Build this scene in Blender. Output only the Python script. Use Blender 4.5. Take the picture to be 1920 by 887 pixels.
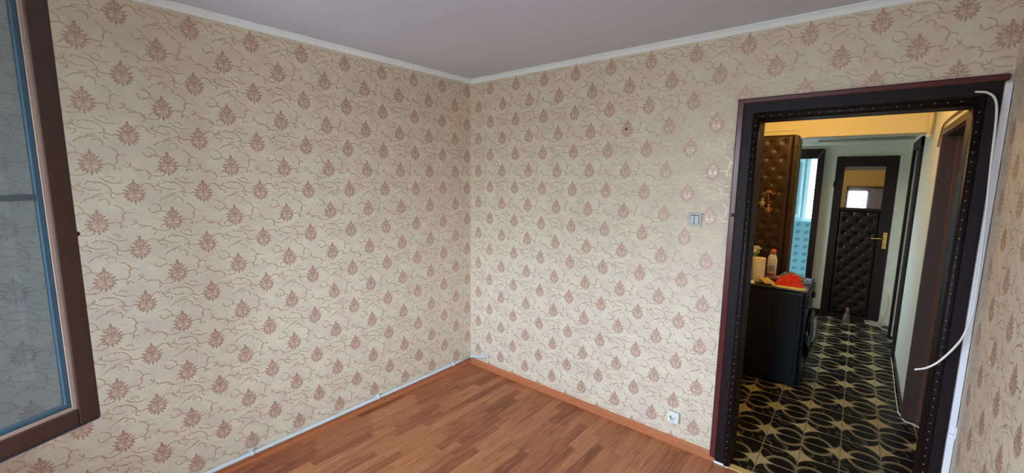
import bpy, bmesh, math, random
from mathutils import Vector, Matrix

# ------------------------------------------------------------------ clear
for o in list(bpy.data.objects):
    bpy.data.objects.remove(o)
S = bpy.context.scene
COL = S.collection

# ------------------------------------------------------------------ camera
cam_data = bpy.data.cameras.new('camera')
cam_data.sensor_width = 36.0
cam_data.lens = 795.3 / 1920 * 36.0
cam_data.clip_start = 0.02
cam = bpy.data.objects.new('camera', cam_data)
COL.objects.link(cam)
yaw, pitch, roll = 0.693087, -0.136737, 0.0123812
fw = Vector((-math.sin(yaw) * math.cos(pitch), math.cos(yaw) * math.cos(pitch), math.sin(pitch)))
rt = Vector((math.cos(yaw), math.sin(yaw), 0))
up = rt.cross(fw)
rt2 = rt * math.cos(roll) + up * math.sin(roll)
up2 = rt2.cross(fw)
m = Matrix.Identity(4)
for i in range(3):
    m[i][0] = rt2[i]; m[i][1] = up2[i]; m[i][2] = -fw[i]
m.translation = Vector((2.70743, -2.67812, 1.72154))
cam.matrix_world = m
S.camera = cam

# ------------------------------------------------------------------ sky and daylight
W = bpy.data.worlds.new('overcast_sky')
S.world = W
W.use_nodes = True
wn = W.node_tree.nodes; wl = W.node_tree.links
bg = wn['Background']
tc = wn.new('ShaderNodeTexCoord'); sx = wn.new('ShaderNodeSeparateXYZ')
mr = wn.new('ShaderNodeMapRange'); mr.inputs[1].default_value = -0.06; mr.inputs[2].default_value = 0.30
mx = wn.new('ShaderNodeMix'); mx.data_type = 'RGBA'
mx.inputs[6].default_value = (0.17, 0.20, 0.21, 1)      # street and houses below the horizon
mx.inputs[7].default_value = (0.75, 0.96, 1.19, 1)      # bright overcast sky
wl.new(tc.outputs['Generated'], sx.inputs[0]); wl.new(sx.outputs[2], mr.inputs[0])
wl.new(mr.outputs[0], mx.inputs[0]); wl.new(mx.outputs[2], bg.inputs[0])
bg.inputs[1].default_value = 5.0

def portal(name, loc, rot, sx_, sy_):
    d = bpy.data.lights.new(name, 'AREA'); d.shape = 'RECTANGLE'; d.size = sx_; d.size_y = sy_
    d.cycles.is_portal = True
    o = bpy.data.objects.new(name, d); COL.objects.link(o); o.location = loc; o.rotation_euler = rot
    return o
# room window (behind the camera) and bathroom window
portal('window_portal', (1.57, -3.50, 1.62), (math.radians(90), 0, 0), 1.66, 1.40)
portal('bathroom_portal', (2.2, 6.12, 1.65), (math.radians(-90), 0, 0), 0.6, 1.1)
portal('far_hall_fill_portal', (0.98, 3.55, 1.60), (math.radians(90), 0, math.radians(-90)), 0.58, 0.78)  # added daylight fill for the far hall, through an unseen opening
# warm ceiling bulb of the near hallway
ld = bpy.data.lights.new('hall_bulb', 'POINT'); ld.energy = 3.3; ld.color = (1.0, 0.60, 0.16)
ld.shadow_soft_size = 0.05
lo = bpy.data.objects.new('hall_bulb', ld); COL.objects.link(lo); lo.location = (2.25, 1.15, 2.34)

S.view_settings.view_transform = 'Standard'
S.view_settings.look = 'None'
S.view_settings.gamma = 1.0
S.view_settings.use_curve_mapping = False
S.view_settings.exposure = 2.45
S.cycles.use_denoising = True
S.cycles.max_bounces = 10
S.cycles.diffuse_bounces = 6
S.cycles.transparent_max_bounces = 12
S.cycles.sample_clamp_indirect = 8.0
S.cycles.use_adaptive_sampling = True
S.cycles.adaptive_threshold = 0.02

# ------------------------------------------------------------------ node helpers
class NT:
    """Small expression builder on a shader node tree."""
    def __init__(self, name):
        self.m = bpy.data.materials.new(name); self.m.use_nodes = True
        self.n = self.m.node_tree.nodes; self.l = self.m.node_tree.links
        self.b = self.n['Principled BSDF']
    def put(self, sock, v):
        if v is None: return
        if isinstance(v, bpy.types.NodeSocket): self.l.new(v, sock)
        else: sock.default_value = v
    def M(self, op, a, b=None, c=None, clamp=False):
        k = self.n.new('ShaderNodeMath'); k.operation = op; k.use_clamp = clamp
        for i, v in enumerate((a, b, c)): self.put(k.inputs[i], v)
        return k.outputs[0]
    def V(self, op, a, b=None, scale=None):
        k = self.n.new('ShaderNodeVectorMath'); k.operation = op
        self.put(k.inputs[0], a)
        if b is not None: self.put(k.inputs[1], b)
        if scale is not None: self.put(k.inputs[3], scale)
        return k.outputs[1] if op in ('LENGTH', 'DOT_PRODUCT', 'DISTANCE') else k.outputs[0]
    def uv(self):
        k = self.n.new('ShaderNodeUVMap'); return k.outputs[0]
    def tex(self, which='Object'):
        k = self.n.new('ShaderNodeTexCoord'); return k.outputs[which]
    def sep(self, v):
        k = self.n.new('ShaderNodeSeparateXYZ'); self.put(k.inputs[0], v); return k.outputs
    def comb(self, x, y, z=0.0):
        k = self.n.new('ShaderNodeCombineXYZ')
        for i, v in enumerate((x, y, z)): self.put(k.inputs[i], v)
        return k.outputs[0]
    def mapT(self, v, loc, rot, scale):
        k = self.n.new('ShaderNodeMapping'); k.vector_type = 'TEXTURE'; self.put(k.inputs[0], v)
        k.inputs[1].default_value = loc; k.inputs[2].default_value = (0, 0, rot); k.inputs[3].default_value = scale
        return k.outputs[0]
    def mapP(self, v, scale):
        k = self.n.new('ShaderNodeMapping'); self.put(k.inputs[0], v); k.inputs[3].default_value = scale
        return k.outputs[0]
    def noise(self, v, scale, detail=3.0, rough=0.55, dist=0.0):
        k = self.n.new('ShaderNodeTexNoise'); self.put(k.inputs['Vector'], v)
        k.inputs['Scale'].default_value = scale; k.inputs['Detail'].default_value = detail
        k.inputs['Roughness'].default_value = rough; k.inputs['Distortion'].default_value = dist
        return k.outputs[0], k.outputs[1]
    def step(self, v, lo, hi, a=0.0, b=1.0):
        k = self.n.new('ShaderNodeMapRange'); k.interpolation_type = 'SMOOTHSTEP'; self.put(k.inputs[0], v)
        k.inputs[1].default_value = lo; k.inputs[2].default_value = hi
        k.inputs[3].default_value = a; k.inputs[4].default_value = b
        return k.outputs[0]
    def mix(self, f, a, b):
        k = self.n.new('ShaderNodeMix'); k.data_type = 'RGBA'; self.put(k.inputs[0], f)
        for s, v in ((k.inputs[6], a), (k.inputs[7], b)):
            if isinstance(v, bpy.types.NodeSocket): self.l.new(v, s)
            else: s.default_value = (*v[:3], 1)
        return k.outputs[2]
    def ramp(self, f, stops):
        k = self.n.new('ShaderNodeValToRGB'); self.put(k.inputs[0], f)
        e = k.color_ramp.elements
        while len(e) < len(stops): e.new(0.5)
        for i, (p, c) in enumerate(stops): e[i].position = p; e[i].color = (*c[:3], 1)
        return k.outputs[0]
    def white(self, v):
        k = self.n.new('ShaderNodeTexWhiteNoise'); k.noise_dimensions = '2D'; self.put(k.inputs[0], v)
        return k.outputs[0]
    def bump(self, h, strength=0.3, dist=0.002):
        k = self.n.new('ShaderNodeBump'); self.put(k.inputs['Height'], h)
        k.inputs['Strength'].default_value = strength; k.inputs['Distance'].default_value = dist
        self.l.new(k.outputs[0], self.b.inputs['Normal'])
    def done(self, col, rough=0.5, spec=0.5, metal=0.0, coat=0.0):
        c = self.b.inputs['Base Color']
        if isinstance(col, bpy.types.NodeSocket): self.l.new(col, c)
        else: c.default_value = (*col[:3], 1)
        self.put(self.b.inputs['Roughness'], rough)
        self.put(self.b.inputs['Specular IOR Level'], spec)
        if not self.b.inputs['Metallic'].is_linked: self.b.inputs['Metallic'].default_value = metal
        self.b.inputs['Coat Weight'].default_value = coat
        return self.m

def plain(name, col, rough=0.5, var=0.08, scale=8.0, bump=0.0, bscale=80.0, metal=0.0, spec=0.5, coat=0.0, tex='Object'):
    t = NT(name)
    p = t.tex(tex)
    f, _ = t.noise(p, scale, 3)
    a = tuple(max(0, c * (1 - var)) for c in col); b = tuple(min(1, c * (1 + var)) for c in col)
    c = t.mix(f, a, b)
    if bump > 0:
        h, _ = t.noise(p, bscale, 3); t.bump(h, bump)
    return t.done(c, rough, spec, metal, coat)

# ------------------------------------------------------------------ wallpaper
DX, DZ = 0.275, 0.275          # lattice in UV units; a bouquet sits at the corner and the centre of each cell
def arc3(p0, p1, p2):
    (x1, y1), (x2, y2), (x3, y3) = p0, p1, p2
    d = 2 * (x1 * (y2 - y3) + x2 * (y3 - y1) + x3 * (y1 - y2))
    if abs(d) < 1e-9: d = 1e-9
    a, b, c = x1 * x1 + y1 * y1, x2 * x2 + y2 * y2, x3 * x3 + y3 * y3
    cx = (a * (y2 - y3) + b * (y3 - y1) + c * (y1 - y2)) / d
    cy = (a * (x3 - x2) + b * (x1 - x3) + c * (x2 - x1)) / d
    r = math.hypot(x1 - cx, y1 - cy)
    mid = math.atan2(y2 - cy, x2 - cx)
    def dif(q):
        v = math.atan2(q[1] - cy, q[0] - cx) - mid
        return abs((v + math.pi) % (2 * math.pi) - math.pi)
    half = min(math.pi * 0.97, max(dif(p0), dif(p2)))
    return cx, cy, r, mid, half
def pxm(p, c):
    dx, dy = p[0] - c[0], p[1] - c[1]
    return ((dx - dy * 40 / 395) * 0.0005, -(dy + dx * 75 / 555) * 0.00069)

def wallpaper_material():
    t = NT('wallpaper')
    uv = t.uv()
    n1, nc = t.noise(uv, 110.0, 1.0, 0.5)
    wob = t.V('SCALE', t.V('SUBTRACT', nc, (0.5, 0.5, 0.5)), scale=0.008)
    P = t.V('ADD', uv, wob)
    P0 = t.V('MULTIPLY', P, (1, 1, 0))
    def frame(off):
        q = t.V('SUBTRACT', P0, (off[0], off[1], 0))
        k = t.V('FLOOR', t.V('ADD', t.V('DIVIDE', q, (DX, DZ, 1)), (0.5, 0.5, 0.5)))
        return t.V('SUBTRACT', q, t.V('MULTIPLY', k, (DX, DZ, 0)))
    fA = frame((0, 0)); fB = frame((DX / 2, DZ / 2))
    fC = frame((0, DZ / 2)); fD = frame((DX / 2, 0))
    # nearest bouquet
    def diamond(v):
        s = t.sep(t.V('ABSOLUTE', v)); return t.M('ADD', s[0], s[1])
    k = t.n.new('ShaderNodeMix'); k.data_type = 'VECTOR'
    t.put(k.inputs[0], t.M('LESS_THAN', diamond(fB), diamond(fA)))
    t.l.new(fA, k.inputs[4]); t.l.new(fB, k.inputs[5])
    s = t.sep(k.outputs[1])
    f = t.comb(t.M('ABSOLUTE', s[0]), s[1], 0.0)
    def union(lst):
        d = None
        for cx, cy, rx, ry, a in lst:
            e = t.V('LENGTH', t.mapT(f, (cx, cy, 0), math.radians(a), (rx, ry, 1)))
            d = e if d is None else t.M('MINIMUM', d, e)
        return d
    fill = t.step(union([(0, -.010, .034, .034, 0), (0, .024, .019, .024, 0), (0, .052, .006, .010, 0)]), 0.85, 1.10, 1.0, 0.0)
    flower = t.step(union([
        (0, .057, .0055, .007, 0), (0, .045, .0085, .006, 0), (.0125, .036, .008, .0042, 40),
        (.021, .025, .011, .0045, 38), (.030, .010, .012, .0048, 30), (.033, -.006, .012, .0046, 20),
        (.030, -.019, .011, .0046, -8), (.024, -.031, .010, .0044, -45), (.015, -.040, .010, .0042, -72),
        (0, -.046, .0045, .012, 0), (0, .012, .0035, .026, 0), (.011, .012, .0035, .016, 25)]), 0.75, 1.15, 1.0, 0.0)
    core = t.step(union([(.0145, -.016, .0098, .0062, -22), (.016, .003, .0058, .0032, 30), (.005, .024, .0030, .0060, -20), (.0060, -.034, .0022, .0070, 10)]), 0.70, 1.15, 1.0, 0.0)
    # vines
    cA, cB, cC, cD = (655, 350), (945, 520), (675, 547), (932, 313)
    V = {
        'A': (fA, cA, [((563, 367), (522, 374), (490, 350)), ((490, 350), (448, 318), (385, 312)),
                       ((500, 372), (489, 392), (516, 405)), ((445, 290), (488, 301), (560, 293)),
                       ((466, 268), (492, 262), (512, 278)),
                       ((705, 290), (745, 274), (790, 284)), ((790, 284), (822, 280), (832, 250)),
                       ((783, 286), (800, 304), (832, 312))]),
        'B': (fB, cB, [((895, 474), (845, 468), (800, 487)), ((800, 487), (776, 484), (760, 460)),
                       ((852, 468), (838, 432), (800, 420)), ((1032, 516), (1062, 507), (1092, 512)),
                       ((1085, 512), (1116, 485), (1112, 452)), ((1112, 452), (1124, 438), (1176, 436)),
                       ((1092, 512), (1100, 524), (1090, 536)), ((1126, 440), (1106, 408), (1060, 392))]),
        'C': (fC, cC, [((648, 545), (690, 572), (752, 580)), ((752, 580), (806, 590), (798, 632)),
                       ((790, 592), (850, 604), (892, 598)), ((640, 575), (664, 560), (668, 540)),
                       ((700, 592), (722, 586), (735, 576)), ((600, 600), (575, 590), (560, 604)), ((850, 575), (870, 560), (900, 566))]),
        'D': (fD, cD, [((858, 378), (905, 348), (972, 332)), ((838, 278), (885, 292), (960, 286)),
                       ((922, 344), (938, 326), (972, 315)), ((960, 360), (1010, 345), (1030, 372)), ((880, 250), (905, 238), (935, 246)), ((850, 330), (862, 318), (852, 305)), ((1010, 300), (1035, 292), (1040, 272))]),
    }
    vd = None
    for key, (fr, c, arcs) in V.items():
        for a in arcs:
            cx, cy, r, mid, half = arc3(*[pxm(p, c) for p in a])
            q = t.mapT(fr, (cx, cy, 0), mid, (r, r, 1))
            ring = t.M('MULTIPLY', t.M('ABSOLUTE', t.M('SUBTRACT', t.V('LENGTH', q), 1.0)), r)
            cut = t.M('MULTIPLY', t.M('SUBTRACT', math.cos(half), t.sep(q)[0]), r)
            e = t.M('MAXIMUM', ring, cut)
            vd = e if vd is None else t.M('MINIMUM', vd, e)
    thick = t.M('MULTIPLY_ADD', n1, 0.0026, 0.0005)
    vine = t.step(t.M('SUBTRACT', vd, thick), -0.0004, 0.0014, 1.0, 0.0)
    # colours
    big, _ = t.noise(uv, 9.0, 3.0)
    fine, _ = t.noise(uv, 420.0, 2.0)
    base = t.mix(t.step(big, 0.35, 0.65), (0.685, 0.582, 0.470), (0.725, 0.648, 0.497))
    base = t.mix(t.step(t.noise(uv, 26.0, 2.0)[0], 0.52, 0.66, 0.0, 0.30), base, (0.63, 0.52, 0.40))
    vcol = t.mix(big, (0.46, 0.275, 0.19), (0.47, 0.33, 0.195))
    c1 = t.mix(t.M('MULTIPLY', vine, 0.78), base, vcol)
    fcol = t.mix(fine, (0.40, 0.225, 0.155), (0.48, 0.285, 0.205))
    c1 = t.mix(t.M('MULTIPLY', fill, 0.72), c1, t.mix(fine, (0.50, 0.325, 0.245), (0.565, 0.385, 0.305)))
    c2 = t.mix(t.M('MULTIPLY', flower, 0.72), c1, fcol)
    c3 = t.mix(t.M('MULTIPLY', core, 0.72), c2, (0.72, 0.565, 0.46))
    foil = t.M('MAXIMUM', vine, t.M('MAXIMUM', core, t.M('MULTIPLY', fill, 0.6)))
    rough = t.M('MULTIPLY_ADD', foil, -0.22, 0.60)
    t.bump(fine, 0.12, 0.001)
    met = t.M('MAXIMUM', t.M('MULTIPLY', foil, 0.26), t.M('MULTIPLY', fill, 0.22))
    t.l.new(met, t.b.inputs['Metallic'])
    return t.done(c3, rough, t.M('MULTIPLY_ADD', foil, 0.85, 0.28))
PAPER = wallpaper_material()

# ------------------------------------------------------------------ laminate, tiles and other materials
def laminate_material():
    t = NT('laminate_wood')
    uv = t.uv(); s = t.sep(uv)
    ix = t.M('FLOOR', t.M('DIVIDE', s[0], 0.065))
    off = t.white(t.comb(ix, 3.7))
    iy = t.M('FLOOR', t.M('ADD', t.M('DIVIDE', s[1], 0.40), t.M('MULTIPLY', off, 9.0)))
    r = t.white(t.comb(ix, iy))
    warp = t.mapP(uv, (22.0, 2.2, 1))
    shift = t.comb(t.M('MULTIPLY', r, 40.0), t.M('MULTIPLY', r, 17.0))
    g, _ = t.noise(t.V('ADD', warp, shift), 1.6, 5.0, 0.6, 0.8)
    g2, _ = t.noise(t.V('ADD', t.mapP(uv, (160, 6, 1)), shift), 1.0, 3.0, 0.6)
    v = t.M('ADD', t.M('MULTIPLY_ADD', r, 0.42, 0.14), t.M('MULTIPLY', t.M('SUBTRACT', g, 0.5), 1.0))
    v = t.M('ADD', v, t.M('MULTIPLY', t.M('SUBTRACT', g2, 0.5), 0.30), clamp=True)
    c = t.ramp(v, [(0.0, (0.175, 0.052, 0.024)), (0.3, (0.325, 0.112, 0.049)), (0.6, (0.46, 0.180, 0.079)), (1.0, (0.60, 0.275, 0.13))])
    sx_ = t.M('ABSOLUTE', t.M('SUBTRACT', t.M('FRACT', t.M('DIVIDE', s[0], 0.065)), 0.5))
    line = t.step(sx_, 0.485, 0.5, 0.0, 0.35)
    c = t.mix(line, c, (0.16, 0.05, 0.025))
    t.bump(g2, 0.05, 0.001)
    return t.done(c, 0.42, 0.30)
LAMINATE = laminate_material()

def tile_material():
    t = NT('patterned_tile')
    uv = t.uv()                                   # one unit = one tile, pattern repeats every two
    n, nc = t.noise(uv, 2.6, 2.0)
    q = t.V('MULTIPLY', uv, (1, 1, 0))
    def rep(off):
        w = t.V('SUBTRACT', q, (off[0], off[1], 0))
        k = t.V('FLOOR', t.V('ADD', t.V('SCALE', w, scale=0.5), (0.5, 0.5, 0.5)))
        return t.V('SUBTRACT', w, t.V('MULTIPLY', k, (2, 2, 0)))
    def star(off):
        s = t.sep(t.V('ABSOLUTE', rep(off)))
        return t.M('ADD', t.M('POWER', s[0], 0.60), t.M('POWER', s[1], 0.60))
    st = t.M('MINIMUM', star((0, 0)), star((1, 1)))
    starm = t.step(st, 0.63, 0.74, 1.0, 0.0)
    pr = t.sep(rep((0, 1)))
    ax = t.comb(t.M('ABSOLUTE', pr[0]), pr[1], 0.0)
    L = t.V('LENGTH', t.mapT(ax, (0.39, 0, 0), 0, (0.45, 0.56, 1)))
    glow = t.M('MULTIPLY', t.step(L, 0.62, 0.985, 0.0, 1.0), t.step(L, 0.99, 1.03, 1.0, 0.0))
    glow = t.M('POWER', glow, 2.0)
    inside = t.step(L, 0.99, 1.03, 1.0, 0.0)
    # ribs inside the petals and dark ripples outside
    w1, _ = t.noise(t.mapP(rep((1, 0)), (1.25, 1.0, 1)), 1.25, 0.0, 0.4, 0.7)
    fr_ = t.M('ABSOLUTE', t.M('SUBTRACT', t.M('FRACT', t.M('MULTIPLY', w1, 4.0)), 0.5))
    rip = t.M('MULTIPLY', t.step(fr_, 0.0, 0.15, 0.36, 0.0), t.M('SUBTRACT', 1.0, inside))
    c = t.mix(rip, (0.005, 0.0047, 0.0035), (0.26, 0.23, 0.15))
    c = t.mix(t.M('MULTIPLY', glow, 0.72), c, (0.40, 0.335, 0.19))
    c = t.mix(t.M('MULTIPLY', starm, 0.90), c, (0.44, 0.36, 0.185))
    e = t.sep(t.V('ABSOLUTE', t.V('SUBTRACT', t.V('FRACTION', q), (0.5, 0.5, 0))))
    edge = t.step(t.M('MAXIMUM', e[0], e[1]), 0.478, 0.490, 0.0, 0.85)
    c = t.mix(edge, c, (0.30, 0.25, 0.14))
    return t.done(c, t.M('MULTIPLY_ADD', n, 0.14, 0.30), 0.16)
TILE = tile_material()

def bath_tile_material():
    t = NT('blue_bathroom_tile')
    uv = t.uv()
    w = t.V('SUBTRACT', t.V('FRACTION', uv), (0.5, 0.5, 0))
    n, _ = t.noise(uv, 9.0, 2.0)
    d = t.V('LENGTH', t.mapT(w, (0.0, 0.0, 0), 0.5, (0.34, 0.25, 1)))
    mk = t.M('MULTIPLY', t.step(d, 0.7, 1.1, 1.0, 0.0), t.step(n, 0.40, 0.52, 0.15, 1.0))
    c = t.mix(mk, (0.31, 0.44, 0.45), (0.12, 0.20, 0.23))
    return t.done(c, 0.18, 0.5)
BATHTILE = bath_tile_material()

def wood_material(name, a, b, rough=0.35, scale=(3, 40, 40)):
    t = NT(name)
    p = t.mapP(t.tex('Object'), scale)
    g, _ = t.noise(p, 1.0, 4.0, 0.6, 0.5)
    t.bump(g, 0.08, 0.001)
    return t.done(t.mix(g, a, b), rough, 0.5)

CEIL = plain('ceiling_paint', (0.60, 0.65, 0.79), 0.9, 0.02, 3, 0.05, 60)
CORNICE = plain('cornice_white', (0.83, 0.92, 1.0), 0.6, 0.02)
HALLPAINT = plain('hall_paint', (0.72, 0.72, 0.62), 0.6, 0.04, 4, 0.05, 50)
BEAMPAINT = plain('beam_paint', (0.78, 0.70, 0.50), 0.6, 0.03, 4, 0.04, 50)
BATHPAINT = plain('bathroom_paint', (0.56, 0.80, 0.82), 0.5, 0.03)
PLASTER = plain('plaster', (0.6, 0.58, 0.52), 0.9, 0.05)
SKIRT = wood_material('skirting_wood', (0.40, 0.125, 0.05), (0.56, 0.20, 0.085), 0.32, (60, 2.5, 60))
SKIRTX = wood_material('skirting_wood_back', (0.40, 0.125, 0.05), (0.56, 0.20, 0.085), 0.32, (2.5, 60, 60))
LEATHER = plain('black_leatherette', (0.010, 0.0055, 0.0065), 0.50, 0.2, 10, 0.25, 180, spec=0.22)
MAHOG = wood_material('mahogany_trim', (0.055, 0.009, 0.010), (0.12, 0.020, 0.022), 0.28, (40, 40, 3))
BROWNLEATHER = plain('brown_leatherette', (0.034, 0.0125, 0.0045), 0.38, 0.18, 9, 0.15, 150)
DARKBROWN = plain('dark_brown_leatherette', (0.013, 0.006, 0.0045), 0.50, 0.2, 9, 0.18, 150, spec=0.28)
DOORWOOD = wood_material('brown_door_wood', (0.040, 0.018, 0.012), (0.065, 0.030, 0.020), 0.5, (30, 30, 2))
SASHBROWN = wood_material('brown_sash_wood', (0.028, 0.0105, 0.0065), (0.040, 0.016, 0.0095), 0.48, (30, 30, 3))
PUTTY = plain('bare_bead_wood', (0.27, 0.175, 0.13), 0.6, 0.12, 20)
GASKET = plain('blue_glazing_seal', (0.035, 0.066, 0.090), 0.3, 0.2, 15)
GASKET2 = plain('dark_blue_sealing_line', (0.018, 0.032, 0.048), 0.35, 0.2, 15)
WHITEPLASTIC = plain('white_plastic', (0.78, 0.80, 0.86), 0.35, 0.02)
PIPEGREY = plain('pale_pipe', (0.60, 0.66, 0.68), 0.35, 0.05, 12)
SWITCHGREY = plain('grey_switch_plastic', (0.50, 0.51, 0.48), 0.35, 0.03)
SOCKETWHITE = plain('socket_plastic', (0.74, 0.78, 0.74), 0.32, 0.02)
SOCKETSIDE = plain('socket_side_plastic', (0.62, 0.60, 0.52), 0.4, 0.03)
DARK = plain('dark_hole', (0.01, 0.01, 0.01), 0.6)
STEEL = plain('steel_nails', (0.40, 0.37, 0.33), 0.30, 0.1, 30, metal=1.0)
BRASS = plain('brass', (0.78, 0.52, 0.14), 0.25, 0.08, 20, metal=1.0)
WASHER = plain('washer_black', (0.005, 0.008, 0.014), 0.30, 0.1, 5, spec=0.35)
WASHERTOP = plain('washer_top_black', (0.014, 0.012, 0.010), 0.35, 0.1, 5)
GLASSDARK = plain('porthole_glass', (0.006, 0.006, 0.007), 0.05, 0.05, 5, coat=1.0)
CHROME = plain('chrome_ring', (0.035, 0.035, 0.038), 0.18, 0.05, metal=1.0)
PAPERTOWEL = plain('paper_towel', (0.88, 0.82, 0.70), 0.9, 0.03, 60, 0.3, 120)
BOTTLEWHITE = plain('bottle_white', (0.86, 0.84, 0.80), 0.35, 0.03)
PINKCAP = plain('pink_cap', (0.65, 0.16, 0.15), 0.35, 0.05)
LABELGREY = plain('bottle_label', (0.36, 0.34, 0.40), 0.4, 0.35, 60)
LABELRED = plain('bottle_label_red', (0.40, 0.08, 0.06), 0.4, 0.2, 40)
GREEN = plain('green_liquid_plastic', (0.06, 0.22, 0.05), 0.25, 0.15)
TRIGGER = plain('spray_trigger', (0.70, 0.68, 0.52), 0.4, 0.03)
YELLOWCLOTH = plain('yellow_cloth', (0.72, 0.50, 0.16), 0.85, 0.08, 30, 0.3, 200)
PALEYELLOW = plain('pale_yellow_cloth', (0.72, 0.66, 0.34), 0.85, 0.05, 30, 0.3, 200)
REDCLOTH = plain('red_cloth', (0.74, 0.035, 0.018), 0.8, 0.10, 30, 0.35, 220)
SPONGE = plain('cream_sponge', (0.80, 0.74, 0.52), 0.9, 0.06, 60, 0.5, 150)
CABLEWHITE = plain('white_cable', (0.78, 0.80, 0.80), 0.4, 0.02)
CABLECREAM = plain('cream_cable', (0.58, 0.52, 0.38), 0.5, 0.06)
THRESH = wood_material('yellow_threshold', (0.55, 0.36, 0.12), (0.66, 0.46, 0.18), 0.4, (3, 40, 40))
BLIND = plain('blind_slat_white', (0.85, 0.88, 0.88), 0.5, 0.02)
GOLDDRY = plain('dried_gold_straw', (0.34, 0.19, 0.07), 0.6, 0.25, 60)
IVORY = plain('ivory_cloth', (0.46, 0.38, 0.26), 0.7, 0.15, 60)
PINKBIT = plain('pink_plastic', (0.72, 0.20, 0.22), 0.4, 0.05)
PURPLEBIT = plain('purple_plastic', (0.22, 0.09, 0.20), 0.4, 0.05)
ORANGEBIT = plain('orange_plastic', (0.75, 0.25, 0.08), 0.4, 0.05)
GROUT = plain('tile_grout', (0.30, 0.25, 0.14), 0.8, 0.1, 30)
BATHGROUT = plain('bathroom_grout', (0.55, 0.75, 0.78), 0.8, 0.03)
BLACKTILE = plain('black_skirting_tile', (0.012, 0.012, 0.011), 0.2, 0.2)
MUNTIN = plain('dark_glazing_bar', (0.05, 0.06, 0.065), 0.5, 0.1)

def glass_material(name, dust, dustcol, tint=(0.93, 0.96, 0.96), gloss=1.0):
    mt = bpy.data.materials.new(name); mt.use_nodes = True
    n, l = mt.node_tree.nodes, mt.node_tree.links
    for k in list(n):
        if k.type != 'OUTPUT_MATERIAL': n.remove(k)
    out = [k for k in n if k.type == 'OUTPUT_MATERIAL'][0]
    tr = n.new('ShaderNodeBsdfTransparent'); tr.inputs[0].default_value = (*tint, 1)
    df = n.new('ShaderNodeBsdfDiffuse'); df.inputs[0].default_value = (*dustcol, 1)
    gl = n.new('ShaderNodeBsdfGlossy'); gl.inputs['Roughness'].default_value = 0.02
    nz = n.new('ShaderNodeTexNoise'); nz.inputs['Scale'].default_value = 5.0; nz.inputs['Detail'].default_value = 4.0
    tcn = n.new('ShaderNodeTexCoord'); l.new(tcn.outputs['Object'], nz.inputs['Vector'])
    mp = n.new('ShaderNodeMapRange'); l.new(nz.outputs[0], mp.inputs[0])
    mp.inputs[1].default_value = 0.25; mp.inputs[2].default_value = 0.75
    mp.inputs[3].default_value = dust * 0.8; mp.inputs[4].default_value = min(1, dust * 1.2)
    m1 = n.new('ShaderNodeMixShader'); l.new(mp.outputs[0], m1.inputs[0]); l.new(tr.outputs[0], m1.inputs[1]); l.new(df.outputs[0], m1.inputs[2])
    fr = n.new('ShaderNodeFresnel'); fr.inputs[0].default_value = 1.45
    ml = n.new('ShaderNodeMath'); ml.operation = 'MULTIPLY'; ml.inputs[1].default_value = gloss; ml.use_clamp = True
    l.new(fr.outputs[0], ml.inputs[0])
    m2 = n.new('ShaderNodeMixShader'); l.new(ml.outputs[0], m2.inputs[0]); l.new(m1.outputs[0], m2.inputs[1]); l.new(gl.outputs[0], m2.inputs[2])
    l.new(m2.outputs[0], out.inputs[0])
    return mt
SASHGLASS = glass_material('dusty_sash_glass', 0.34, (0.15, 0.19, 0.21), tint=(0.82, 0.87, 0.88))
CLEARPLASTIC = glass_material('clear_plastic', 0.18, (0.70, 0.70, 0.68), gloss=1.6)
BOTTLECLEAR = glass_material('clear_bottle', 0.30, (0.34, 0.30, 0.24), gloss=1.5)
def mirror_glass():
    t = NT('dark_backed_glass')
    t.b.inputs['IOR'].default_value = 1.5
    n_, _ = t.noise(t.tex('Object'), 4.0, 2.0)
    return t.done(t.mix(n_, (0.30, 0.28, 0.28), (0.34, 0.32, 0.32)), 0.03, 0.5, metal=1.0)
DOORGLASS = mirror_glass()

# ------------------------------------------------------------------ geometry helpers
def newbm(): return bmesh.new()
def box(bm, lo, hi, bevel=0.0, seg=2, mat=0):
    g = bmesh.ops.create_cube(bm, size=1.0)
    vs = g['verts']
    c = [(lo[i] + hi[i]) / 2 for i in range(3)]; s = [hi[i] - lo[i] for i in range(3)]
    for v in vs: v.co = Vector([c[i] + v.co[i] * s[i] for i in range(3)])
    fs = list({f for v in vs for f in v.link_faces})
    for f in fs: f.material_index = mat
    if bevel > 0:
        es = list({e for v in vs for e in v.link_edges})
        bmesh.ops.bevel(bm, geom=es, offset=bevel, segments=seg, affect='EDGES', profile=0.5)
    return vs
def tube(bm, pts, r, n=8, caps=True, mat=0):
    pts = [Vector(p) for p in pts]; rs = r if isinstance(r, (list, tuple)) else [r] * len(pts)
    rings = []; ref = None
    for i, p in enumerate(pts):
        d = (pts[min(i + 1, len(pts) - 1)] - pts[max(i - 1, 0)]).normalized()
        if ref is None:
            ref = d.orthogonal().normalized()
        ref = (ref - d * ref.dot(d))
        ref = ref.normalized() if ref.length > 1e-6 else d.orthogonal().normalized()
        b = d.cross(ref)
        rings.append([bm.verts.new(p + (ref * math.cos(2 * math.pi * k / n) + b * math.sin(2 * math.pi * k / n)) * rs[i]) for k in range(n)])
    for a, b in zip(rings, rings[1:]):
        for k in range(n):
            f = bm.faces.new((a[k], a[(k + 1) % n], b[(k + 1) % n], b[k])); f.smooth = True; f.material_index = mat
    if caps:
        bm.faces.new(rings[0][::-1]).material_index = mat; bm.faces.new(rings[-1]).material_index = mat
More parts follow.
